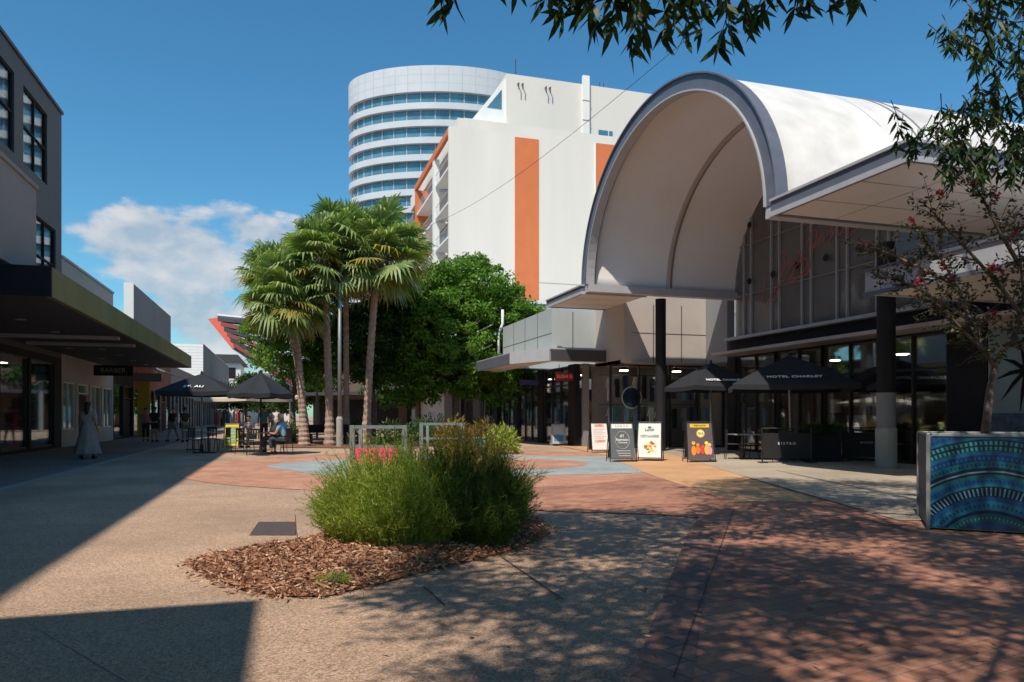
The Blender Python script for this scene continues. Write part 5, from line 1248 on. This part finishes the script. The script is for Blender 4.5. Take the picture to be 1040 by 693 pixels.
# ================================================================= BIG OVERHANGING TREE
def big_tree():
    r=np.random.default_rng(77)
    bx,by=cam2w(5.5,-4.5); base=Vector((bx,by,0)); root=empty('overhanging_tree',base,0,'large spreading tree overhead with long narrow leaves hanging into the top of the picture','tree')
    S=[(-.9,3.0),(-.75,5.6),(-.95,7.4),(-.3,9.1),(.3,9.9),(2.7,10.0),(3.3,13.0),(4.3,15.2),(7.3,14.0),(10.5,12.4),(10.5,2),(8,-1.5),(0,-1.5)]
    # twig centres from shadow positions
    from mathutils import noise
    tw=[]; tries=0
    sd=Vector((1,1.1,-2.05))
    while len(tw)<1500 and tries<60000:
        tries+=1
        X=r.uniform(-1.2,10.5); Y=r.uniform(-1.5,15.5)
        if not inside((X,Y),S): continue
        boost=(-.45<X<1.5 and 6.9<Y<9.9)
        nv=noise.noise(Vector((X*.62,Y*.5,3.3)))+.55*noise.noise(Vector((X*2.1,Y*1.7,8.1)))
        if nv<-.20+.06*r.normal() and not (boost and r.random()<.8): continue
        if inside((X,Y),[(-1,2.9),(-.2,2.9),(.35,4.3),(.1,5.0),(-1,5.2)]) and r.random()<.75: continue
        wx,wy=cam2w(X,Y)
        zmin=max(5.4,1.05+.40*Y+1.0) if False else max(5.4,(1.3+.563*Y+1.0)/(1+.563*(1.1*CA+SA)/2.05))
        z=zmin+r.uniform(0,2.2)
        c=Vector((wx,wy,0))-sd*(z/2.05)
        tw.append(np.array([c.x,c.y,z]))
    hang=[]
    r2=random.Random(4)
    # drooping visible twigs (end pixel, depth)
    for (px,py,Y) in [(450,18,5.6),(462,4,5.6),(505,-6,5.5),(528,-4,5.5),(556,8,5.3),(572,26,5.2),(590,18,5.2),(606,38,5.2),(622,30,5.1),(640,50,5.2),(655,38,5.3),(668,46,5.3),(684,34,5.2),(697,42,5.3),(712,30,5.4),(728,50,5.4),(742,38,5.5),(757,30,5.6),(770,22,5.6),(790,12,5.8),(806,16,5.8),(824,6,5.9),(842,10,6),(858,6,6),(872,2,6.1),(600,8,5),(650,5,5),(700,6,5.1),(740,8,5.2),(630,16,5.1),(680,14,5.1),(580,0,5.1)]:
        e=np.array(at(px,Y,py)); hang.append((e,.34))
    for k in range(130):
        t=r2.random(); px=1060-r2.random()**1.1*115*(.35+.65*abs(math.sin(t*5+.6))); py=-10+t*205
        if px<975 and py<40: px+=40
        Y=r2.uniform(7.2,8.6); hang.append((np.array(at(px,Y,py)),.26))
    for k in range(12):
        px=r2.uniform(900,990); py=r2.uniform(128,165); hang.append((np.array(at(px,r2.uniform(7.6,8.4),py)),.26))
    Cs=[];Ds=[];Ls=[]; mb=MB()
    for c in tw:
        n=100; d0=unit(r.normal(size=(1,3))+np.array([[0,0,-.4]]))[0]
        t=r.uniform(0,1,(n,1)); p=c+d0*(t-.5)*1.15+r.normal(0,.16,(n,3)); Cs.append(p); Ds.append(unit(d0*.6+r.normal(0,.7,(n,3))+np.array([0,0,-.6]))); Ls.append(r.uniform(.10,.19,n))
        mb.tube([Vector(c-d0*.6),Vector(c),Vector(c+d0*.6)],[.012,.008,.003],4,caps=False)
    HV=[];
    hc=[];hd=[];hl=[]
    for (e,ln) in hang:
        far=e[1]*CA+e[0]*SA; L_=.18 if far<6.5 else .135
        s=e+np.array([r.normal(0,.12),r.normal(0,.12),ln+r.uniform(.02,.12)])
        mb.tube([Vector(s),Vector((s+e)/2+np.array([.02,0,.02])),Vector(e)],[.006,.004,.002],4,caps=False)
        n=17; t=r.uniform(.15,1,(n,1)); p=s+(e-s)*t; a=r.uniform(0,2*PI,n)
        dd=np.stack([np.cos(a)*.75,np.sin(a)*.75,-r.uniform(.3,1.3,n)],1); hc.append(p); hd.append(dd); hl.append(r.uniform(.75,1.15,n)*L_)
    C=np.concatenate(Cs);D=np.concatenate(Ds);L_=np.concatenate(Ls)
    V1,F1=leaves(C-np.array(base),D,L_,L_*.30)
    C2=np.concatenate(hc);D2=unit(np.concatenate(hd)+r.normal(0,.15,(len(C2),3)));L2=np.concatenate(hl)
    # lance leaves: 6-point outline
    n=len(C2); rr_=unit(np.cross(D2,r.normal(size=(n,3)))); Lc=L2[:,None]; W=Lc*.115; b0=C2-np.array(base); sag=np.array([0,0,-1])*Lc*.06
    pts=np.stack([b0,b0+D2*Lc*.25+rr_*W,b0+D2*Lc*.6+rr_*W*.85+sag*.5,b0+D2*Lc+sag,b0+D2*Lc*.6-rr_*W*.85+sag*.5,b0+D2*Lc*.25-rr_*W],1).reshape(-1,3)
    rawmesh('crown',V1,F1,M['leaf_hang'],root)
    rawmesh('hanging_leaves',pts,np.arange(6*n).reshape(-1,6),M['leaf_hang'],root)
    # limbs
    for v_ in range(len(mb.v)): mb.v[v_]=(mb.v[v_][0]-base.x,mb.v[v_][1]-base.y,mb.v[v_][2])
    tb=MB(); fork=Vector((-.2,.3,3.6)); tb.tube([(0,0,-.1),(0,.05,.6),(-.1,.2,2.2),fork],[.42,.30,.27,.26],14)
    for (X,Y,z) in [(-2.5,1,6.8),(-1.5,4.5,7.6),(1.0,7.5,9.0),(3,10.5,10.3),(6,9,9.5),(6.5,3.5,7.5),(3,1.5,7.2),(8,0,6.6),(8.6,6,7.0)]:
        wx,wy=cam2w(X,Y); e=Vector((wx,wy,z))-base; path=limb_path(fork,e,6,.25); tb.tube(path,[.17,.14,.11,.08,.06,.045,.02],8)
        for k in range(7):
            i=r2.randrange(2,6); s=path[i]; q=min(tw,key=lambda c:(Vector(c)-base-s-Vector((r2.gauss(0,1.5),r2.gauss(0,1.5),.5))).length); tb.tube(limb_path(s,Vector(q)-base,3,.12),[.04,.03,.02,.008],5)
    # branch carrying the drooping twigs
    a=Vector(at(430,5.8,-60))-base; b=Vector(at(900,6.2,-60))-base; tb.tube(limb_path(Vector(at(1250,5.5,-120))-base,b,3,.05)+limb_path(b,a,6,.08)[1:],[.06,.05,.045,.04,.035,.03,.026,.022,.016,.01],6)
    tb.tube(limb_path(fork,Vector(at(1250,5.5,-120))-base,4,.1),[.1,.09,.08,.07,.06],7)
    tb.build('trunk',M['bark'],root,smooth=True); mb.build('twigs',M['bark'],root)
big_tree()

# ---- lamps added inside the shops to brighten the dark interiors
lampm=mat('added lamp',(.8,.75,.6),.5,emit=(1,.82,.6),es=14)
for i,(lb,x,y,z) in enumerate([('lit ceiling lamp deep in the dining room, left end',17.6,22.6,3.1),('lit ceiling lamp in the dining room behind the large umbrella',17.4,20.2,3.1),('lit ceiling lamp in the dining room behind the round column',17.6,17.6,3.1),('lit ceiling lamp in the dining room, right end',17.6,15.2,3.1),
   ('lit ceiling lamp in the clothes shop, left window',13.2,27.3,3.1),('lit ceiling lamp in the clothes shop, right window',15.6,27.3,3.1),('lit ceiling lamp in the shop beneath the red sign',12.9,31,3.1),('lit ceiling lamp in the shop beneath the violet sign',12.9,35,3.1),('lit ceiling lamp in the far corner block shop',12.9,39,3.1),('lit ceiling lamp behind the left shop window with the teal curtain',-9.8,31.2,3.2),('lit ceiling lamp behind the shop window at the left picture edge',-9.8,27.6,3.2),('lit ceiling lamp inside the cream shop',-10.2,37.5,3.0),('lit ceiling lamp inside the dark shop by the yellow panel',-10.2,52,3.0)]):
    root=empty('fill_lamp',(x,y,z),0,lb,'ceiling lamp','lamps lit inside the shops'); MB().lathe([(.17,0),(.18,.03)],seg=12).build('bulb_cover',lampm,root)
    mb=MB(); mb.lathe([(.03,.031),(.20,.04),(.10,.16),(.02,.18)],seg=12); mb.build('shade',M['black_metal'],root)
# ================================================================= PEOPLE
def skin_mesh(name,joints,edges,m,parent,sub=1):
    names=list(joints); me=bpy.data.meshes.new(name); me.from_pydata([joints[n][:3] for n in names],[(names.index(a),names.index(b)) for a,b in edges],[])
    o=bpy.data.objects.new(name,me); COL.objects.link(o)
    sk=o.modifiers.new('s','SKIN'); sk.use_smooth_shade=True
    for i,n_ in enumerate(names):
        rv=joints[n_][3]; rv=rv if isinstance(rv,tuple) else (rv,rv)
        me.skin_vertices[0].data[i].radius=rv; me.skin_vertices[0].data[i].use_root=(i==0)
    ss=o.modifiers.new('u','SUBSURF'); ss.levels=sub; ss.render_levels=sub
    bpy.context.view_layer.update()
    dm=bpy.data.meshes.new_from_object(o.evaluated_get(bpy.context.evaluated_depsgraph_get())); bpy.data.objects.remove(o)
    dm.name=name; dm.materials.clear(); dm.materials.append(m); dm.polygons.foreach_set('use_smooth',[True]*len(dm.polygons))
    n=bpy.data.objects.new(name,dm); COL.objects.link(n); n.parent=parent; return n
def person(label,loc,rz,pose='stand',H=1.68,top=(.3,.3,.3),bottom=(.05,.05,.07),dress=None,hair='hair',seed=0,sleeve=True,long_hair=False,group=None,shorts=False):
    root=empty('person',loc,rz,label,'person',group); s=H/1.7; r=random.Random(seed)
    J={}
    def j(n,x,y,z,rd): J[n]=(x*s,y*s,z*s,rd*s if not isinstance(rd,tuple) else (rd[0]*s,rd[1]*s))
    sit=pose=='sit'; dz=-.42 if sit else 0; ly=.0
    fw=.10 if sit else 0     # torso leans forward (+y is front)
    j('pelvis',0,0,.93+dz,(.155,.115)); j('waist',0,.01+fw*.4,1.06+dz,(.135,.10)); j('chest',0,.01+fw,1.28+dz,(.165,.115)); j('neckb',0,fw*1.2,1.42+dz,(.08,.07)); j('neck',0,.01+fw*1.3,1.48+dz,.052)
    j('jaw',0,.035+fw*1.5,1.55+dz,(.06,.07)); j('head',0,.02+fw*1.5,1.62+dz,(.078,.093)); j('crown_',0,.01+fw*1.5,1.68+dz,(.055,.065))
    E=[('pelvis','waist'),('waist','chest'),('chest','neckb'),('neckb','neck'),('neck','jaw'),('jaw','head'),('head','crown_')]
    st={'stand':(.05,.0),'walk':(.0,.20),'sit':(0,0)}[pose]
    for sd,sg_ in (('L',-1),('R',1)):
        if sit:
            j('hip'+sd,sg_*.09,.02,.90+dz,.085); j('knee'+sd,sg_*.13,.44,.50,.06); j('ankle'+sd,sg_*.13,.40,.10,.042); j('toe'+sd,sg_*.14,.54,.045,.035)
        else:
            f=st[1]*sg_
            j('hip'+sd,sg_*.09,0,.86,.09); j('knee'+sd,sg_*.10,f*.6+.02,.49,.062); j('ankle'+sd,sg_*.10,f*1.1-(.04 if f<0 else 0),.10 if f>=0 else .14,.042); j('toe'+sd,sg_*.12,f*1.1+.13,.04,.034)
        E+= [('pelvis','hip'+sd),('hip'+sd,'knee'+sd),('knee'+sd,'ankle'+sd),('ankle'+sd,'toe'+sd)]
        if sit: el=(sg_*.25,.12+fw,1.06+dz); wr=(sg_*.16,.36+fw,1.10+dz)
        elif pose=='walk': el=(sg_*.25,-.12*sg_,1.10); wr=(sg_*.25,-.06*sg_+.12,.88)
        else:
            el=(sg_*.25,-.03,1.10); wr=((sg_*.24,.10,.88) if r.random()<.6 else (sg_*.10,.22,1.12))
        j('sh'+sd,sg_*.18,fw,1.37+dz,.058); j('el'+sd,*el,.043); j('wr'+sd,*wr,.028)
        E+= [('chest','sh'+sd),('sh'+sd,'el'+sd),('el'+sd,'wr'+sd)]
        dr=(Vector(wr)-Vector(el)).normalized(); pa=Vector(wr)+dr*.06; j('palm'+sd,pa.x,pa.y,pa.z,(.034,.02)); E.append(('wr'+sd,'palm'+sd))
        side=dr.cross(Vector((sg_,0,.2))).normalized()
        for k in range(4):
            q=pa+dr*.09*(1-.12*abs(k-1.3))+side*(k-1.5)*.026; j('f%d'%k+sd,q.x,q.y,q.z,.008); E.append(('palm'+sd,'f%d'%k+sd))
        q=pa+side*-.05+dr*.02; j('th'+sd,q.x,q.y,q.z,.010); E.append(('palm'+sd,'th'+sd))
    skin_mesh('body',J,E,M['skin'],root)
    def sub(names,extra,m,nm,cut={}):
        K={}
        for n_ in names:
            x_,y_,z_,rd=J[n_]; rd=rd if isinstance(rd,tuple) else (rd,rd); K[n_]=(x_,y_,z_,(rd[0]+extra,rd[1]+extra))
        for n_,(a,b,t,rd) in cut.items():
            A=Vector(J[a][:3]);B=Vector(J[b][:3]); p_=A.lerp(B,t); K[n_]=(p_.x,p_.y,p_.z,(rd,rd))
        ee=[(a,b) for a,b in E if a in K and b in K]+[(c[0],n_) for n_,c in cut.items()]
        skin_mesh(nm,K,ee,m,root)
    tm=mat('clothing top',top,.85,.1,8)
    if dress:
        dm=mat('dress cloth',dress,.85,.12,5)
        sub(['pelvis','waist','chest','neckb','shL','shR'],.014,dm,'dress_top',{'slL':('shL','elL',.75,.06*s),'slR':('shR','elR',.75,.06*s)})
        mb=MB(); prof=[]; K=18
        base=len(mb.v)
        for i,(rd,z) in enumerate([(.14,1.08),(.19,.92),(.24,.7),(.30,.45),(.36,.2),(.37,.17)]):
            for k in range(K*2):
                q=PI*k/K; rr=rd*(1+.09*math.sin(q*8+i*.3)*i/5+.03*math.sin(q*19)*i/5); mb.v.append((rr*math.cos(q)*s,rr*.85*math.sin(q)*s,z*s))
        for i in range(5):
            for k in range(K*2): k2=(k+1)%(K*2); mb.f.append((i*K*2+k,i*K*2+k2,(i+1)*K*2+k2,(i+1)*K*2+k)); mb.m.append(0)
        mb.build('dress_skirt',dm,root,smooth=True)
    else:
        cuts={'slL':('shL','elL',.7,.052*s),'slR':('shR','elR',.7,.052*s)} if sleeve else {}
        sub(['pelvis','waist','chest','neckb','shL','shR'],.014,tm,'shirt',cuts)
        bm_=mat('clothing bottom',bottom,.85,.1,8)
        if shorts: sub(['pelvis','hipL','hipR'],.022,bm_,'shorts',{'kL':('hipL','kneeL',.7,.085*s),'kR':('hipR','kneeR',.7,.085*s)})
        else: sub(['pelvis','hipL','hipR','kneeL','kneeR'],.018,bm_,'trousers',{'kL':('kneeL','ankleL',.85,.055*s),'kR':('kneeR','ankleR',.85,.055*s)})
    # shoes
    for sd in 'LR':
        a=Vector(J['ankle'+sd][:3]);t_=Vector(J['toe'+sd][:3]); mb=MB(); mb.tube([a+Vector((0,-.05,-.05*s)),a+Vector((0,.04,-.045*s)),t_+Vector((0,.03,0))],[.045*s,.05*s,.036*s],8); mb.build('shoe',M['dark'],root,smooth=True)
    # hair cap + face
    h=Vector(J['head'][:3]); mb=MB(); K=12; rows=8
    for i in range(rows+1):
        ph=PI*.62*i/rows
        for k in range(K):
            q=2*PI*k/K; y_=math.sin(q)*math.sin(ph); lift=0
            mb.v.append((h.x+.088*s*math.cos(q)*math.sin(ph), h.y-.012*s+.100*s*y_*(1 if y_<0 else .92), h.z+.005*s+(.098*s)*math.cos(ph)+(.055*s if (y_>.35 and ph>1.2) else 0)))
    for i in range(rows):
        for k in range(K): k2=(k+1)%K; mb.f.append((i*K+k,(i+1)*K+k,(i+1)*K+k2,i*K+k2)); mb.m.append(0)
    if long_hair: mb.tube([h+Vector((0,-.07,.0))*s,h+Vector((0,-.10,-.12))*s,h+Vector((0,-.11,-.28))*s],[.075*s,.08*s,.03*s],8)
    mb.build('hair',M[hair],root,smooth=True)
    mb=MB(); mb.tube([h+Vector((0,.085,.01))*s,h+Vector((0,.108,-.02))*s],[.008*s,.014*s],5)
    for sx in (-1,1): mb.tube([h+Vector((sx*.078,-.005,.015))*s,h+Vector((sx*.088,-.012,-.02))*s],[.014*s,.012*s],5)
    mb.build('face_features',M['skin'],root,smooth=True)
    mb=MB()
    for sx in (-1,1): mb.tube([h+Vector((sx*.03,.084,.012))*s,h+Vector((sx*.03,.092,.012))*s],.008*s,6)
    mb.tube([h+Vector((-.02,.082,-.045))*s,h+Vector((.02,.082,-.045))*s],.005*s,4)
    mb.build('eyes_and_mouth',M['hair'],root)
    return root
def pl_(px,Y,z=0): x,y=at(px,Y); return (x,y,z)
person('woman in a long pale dress walking in shade past the shop windows',pl_(89,21.9,.004),YW+.25,'walk',1.68,dress=(.33,.28,.25),hair='hair',seed=1,long_hair=True)
person('person in black standing on the footpath with bare legs, seen from behind',pl_(157,36,.004),YW+.1,'stand',1.7,(.03,.03,.035),(.02,.02,.025),seed=2,shorts=True,group='people standing on the shaded footpath')
person('person in a pink top standing beside the one in black',pl_(148,37.5,.004),YW-2.6,'stand',1.66,(.5,.2,.24),(.03,.03,.05),seed=3,group='people standing on the shaded footpath')
person('person in dark red top and grey skirt near the yellow panel',pl_(176,36.5,.004),YW+2.8,'walk',1.66,(.10,.03,.04),(.3,.3,.32),seed=4,group='people standing on the shaded footpath',shorts=True)
person('person in a dark top and tan trousers left of the lettered umbrella pole',pl_(188,36,.004),YW+.8,'stand',1.68,(.07,.05,.05),(.33,.21,.14),seed=5,group='people standing on the shaded footpath')
person('seated man in a bright blue shirt leaning over the table',pl_(290,24.3,.02),YW+PI/2-.1,'sit',1.78,(.18,.42,.60),(.04,.05,.07),hair='greyhair',seed=6,group='diners under the black umbrella')
person('seated pale haired diner in a cream top behind the man in blue',pl_(281,25.6,.02),YW+PI/2+.3,'sit',1.72,(.60,.52,.38),(.1,.1,.12),hair='greyhair',seed=7,group='diners under the black umbrella')
person('distant seated diner in dark clothes at the far tables',pl_(255,30,.0),YW+2.9,'sit',1.7,(.04,.05,.10),(.05,.05,.05),seed=8,group='diners at the far tables')
person('distant person in teal standing under the far cream umbrella',pl_(268,34,.0),YW+.4,'stand',1.72,(.05,.28,.32),(.04,.04,.06),seed=9,group='people at the end of the mall')
person('distant person in white walking at the end of the mall',pl_(281,40,.0),YW-.4,'walk',1.72,(.6,.58,.56),(.1,.1,.14),seed=10,group='people at the end of the mall')
person('distant person in red beside the far cream umbrella',pl_(241,42,.0),YW+1.4,'stand',1.7,(.4,.06,.05),(.05,.05,.07),seed=11,group='people at the end of the mall')
# clothes racks far behind the left umbrellas
for i,(px,Y,lb) in enumerate([(232,38,'clothes rack with a few garments past the left terrace')]):
    x,y=at(px,Y); root=empty('clothes_rack',(x,y,0),YW,lb,'clothes rack','clothes racks past the terrace')
    mb=MB(); mb.tube([(-.8,0,0),(-.8,0,1.6),(.8,0,1.6),(.8,0,0)],.02,6); mb.build('rail',M['galv'],root)
    for k in range(5):
        g_=MB(); g_.extr([(-.6+k*.27,-.2,.75),(-.6+k*.27,.2,.75),(-.6+k*.27,.16,1.45),(-.6+k*.27,0,1.58),(-.6+k*.27,-.16,1.45)],(.08,0,0)); g_.build('garment',gm[(k*3+i)%5] if k%4 else colmat('dull red cloth',(.22,.04,.04)),root)

# fallen leaf litter
n=130; C=[]
for k in range(n):
    px=random.uniform(300,1040); py=random.uniform(520,690); g=gr(px,py); C.append((g[0],g[1],.034))
a=rng.uniform(0,2*PI,n); V,F=leaves(np.array(C),np.stack([np.cos(a),np.sin(a),rng.normal(.1,.1,n)],1),rng.uniform(.03,.09,n),.014)
o=rawmesh('leaf_litter',V,F,M['mulch']); tag(o,'scattered dry fallen leaves on the paving','leaf litter',kind='stuff')

# ================================================================= LIGHT, SKY, CAMERA
sd=Vector((1,1.1,-2.05)).normalized()
sun=bpy.data.lights.new('sun','SUN'); sun.energy=4.4; sun.angle=R(.55); sun.color=(1,.90,.77)
so=bpy.data.objects.new('sun_lamp',sun); COL.objects.link(so); so.rotation_euler=sd.to_track_quat('-Z','Y').to_euler(); so.location=(-10,-8,30)
w=bpy.data.worlds.new('World'); scene.world=w; w.use_nodes=True; N=w.node_tree.nodes; L=w.node_tree.links
bg=N['Background']; bg.inputs['Strength'].default_value=.098
sky=N.new('ShaderNodeTexSky'); sky.sky_type='NISHITA'; sky.sun_disc=False; sky.sun_elevation=math.asin(-sd.z); sky.sun_rotation=math.atan2(-sd.x,-sd.y)
sky.air_density=1.0; sky.dust_density=.6; sky.ozone_density=1.6; sky.altitude=0
tc=N.new('ShaderNodeTexCoord')
def mth(op,a,b_=None,c=None,clamp=False):
    n_=N.new('ShaderNodeMath'); n_.operation=op; n_.use_clamp=clamp
    for i,v_ in enumerate((a,b_,c)):
        if v_ is None: continue
        if isinstance(v_,(int,float)): n_.inputs[i].default_value=v_
        else: L.new(v_,n_.inputs[i])
    return n_.outputs[0]
sp=N.new('ShaderNodeSeparateXYZ'); L.new(tc.outputs['Generated'],sp.inputs[0])
az=mth('ARCTAN2',sp.outputs[0],sp.outputs[1]); el=mth('ARCSINE',sp.outputs[2])
cb=N.new('ShaderNodeCombineXYZ'); L.new(az,cb.inputs[0]); L.new(mth('MULTIPLY',el,1.7),cb.inputs[1])
nz=N.new('ShaderNodeTexNoise'); nz.inputs['Scale'].default_value=9.0; nz.inputs['Detail'].default_value=10; nz.inputs['Roughness'].default_value=.55; nz.inputs['Distortion'].default_value=.15
L.new(cb.outputs[0],nz.inputs['Vector'])
# cumulus bank: ellipse centred on az0, el0
def blob(a0,e0,ra,re,amp):
    da=mth('DIVIDE',mth('SUBTRACT',az,a0),ra); de=mth('DIVIDE',mth('SUBTRACT',el,e0),re)
    d2=mth('ADD',mth('MULTIPLY',da,da),mth('MULTIPLY',de,de)); return mth('MULTIPLY',mth('SUBTRACT',1.0,d2,None,True),amp)
def azel(px,py):
    X=(px-CX)/FP; x,y=cam2w(X,1.0); z=(HY-py)/FP; return math.atan2(x,y), math.atan2(z,math.hypot(x,y))
f=None
for (px,py,ra,re,amp) in [(190,265,.155,.075,.50),(270,250,.14,.05,.42),(215,335,.11,.07,.60),(110,300,.05,.04,.30),(70,232,.06,.018,.22),(250,215,.06,.014,.20),(300,360,.25,.06,.52),(330,240,.1,.03,.3)]:
    a0,e0=azel(px,py); b_=blob(a0,e0,ra,re,amp); f=b_ if f is None else mth('MAXIMUM',f,b_)
dens=mth('ADD',mth('MULTIPLY',mth('SUBTRACT',nz.outputs['Fac'],.5),1.9),f)
mr=N.new('ShaderNodeMapRange'); mr.interpolation_type='SMOOTHSTEP'; mr.inputs[1].default_value=.14; mr.inputs[2].default_value=.42; L.new(dens,mr.inputs[0])
cov=mth('MULTIPLY',mr.outputs[0],mth('MULTIPLY',mth('GREATER_THAN',f,.001),.82))
# self shading of the cloud: denser -> greyer base, bright upper-left rims
mp=N.new('ShaderNodeMapping'); mp.inputs['Location'].default_value=(-.018,.03,0); L.new(cb.outputs[0],mp.inputs[0])
n2=N.new('ShaderNodeTexNoise'); n2.inputs['Scale'].default_value=9.0; n2.inputs['Detail'].default_value=5; L.new(mp.outputs[0],n2.inputs['Vector'])
shade=mth('ADD',mth('MULTIPLY',mth('SUBTRACT',nz.outputs['Fac'],n2.outputs['Fac']),4.2),.42,None,True)
cr=N.new('ShaderNodeValToRGB'); cr.color_ramp.elements[0].color=(3.8,4.6,5.4,1); cr.color_ramp.elements[1].color=(7.0,6.7,6.7,1); L.new(shade,cr.inputs[0])
mx=N.new('ShaderNodeMix'); mx.data_type='RGBA'; L.new(cov,mx.inputs[0]); L.new(cr.outputs[0],mx.inputs[7])
hs=N.new('ShaderNodeHueSaturation'); hs.inputs['Saturation'].default_value=1.18; hs.inputs['Value'].default_value=.92; L.new(sky.outputs[0],hs.inputs['Color'])
tn=N.new('ShaderNodeMix'); tn.data_type='RGBA'; tn.blend_type='MULTIPLY'; tn.inputs[0].default_value=1; tn.inputs[7].default_value=(.80,1.36,1.40,1); L.new(hs.outputs[0],tn.inputs[6]); L.new(tn.outputs[2],mx.inputs[6]); L.new(mx.outputs[2],bg.inputs['Color'])
cd=bpy.data.cameras.new('camera'); co=bpy.data.objects.new('camera',cd); COL.objects.link(co); co.location=(0,0,HC); co.rotation_euler=(PI/2,0,YW)
cd.sensor_width=36; cd.lens=FP/1040*36; cd.shift_y=(HY-346.5)/1040; cd.clip_end=2000; cd.clip_start=.05
scene.camera=co
scene.view_settings.view_transform='Standard'; scene.view_settings.look='None'; scene.view_settings.gamma=1; scene.view_settings.exposure=.18
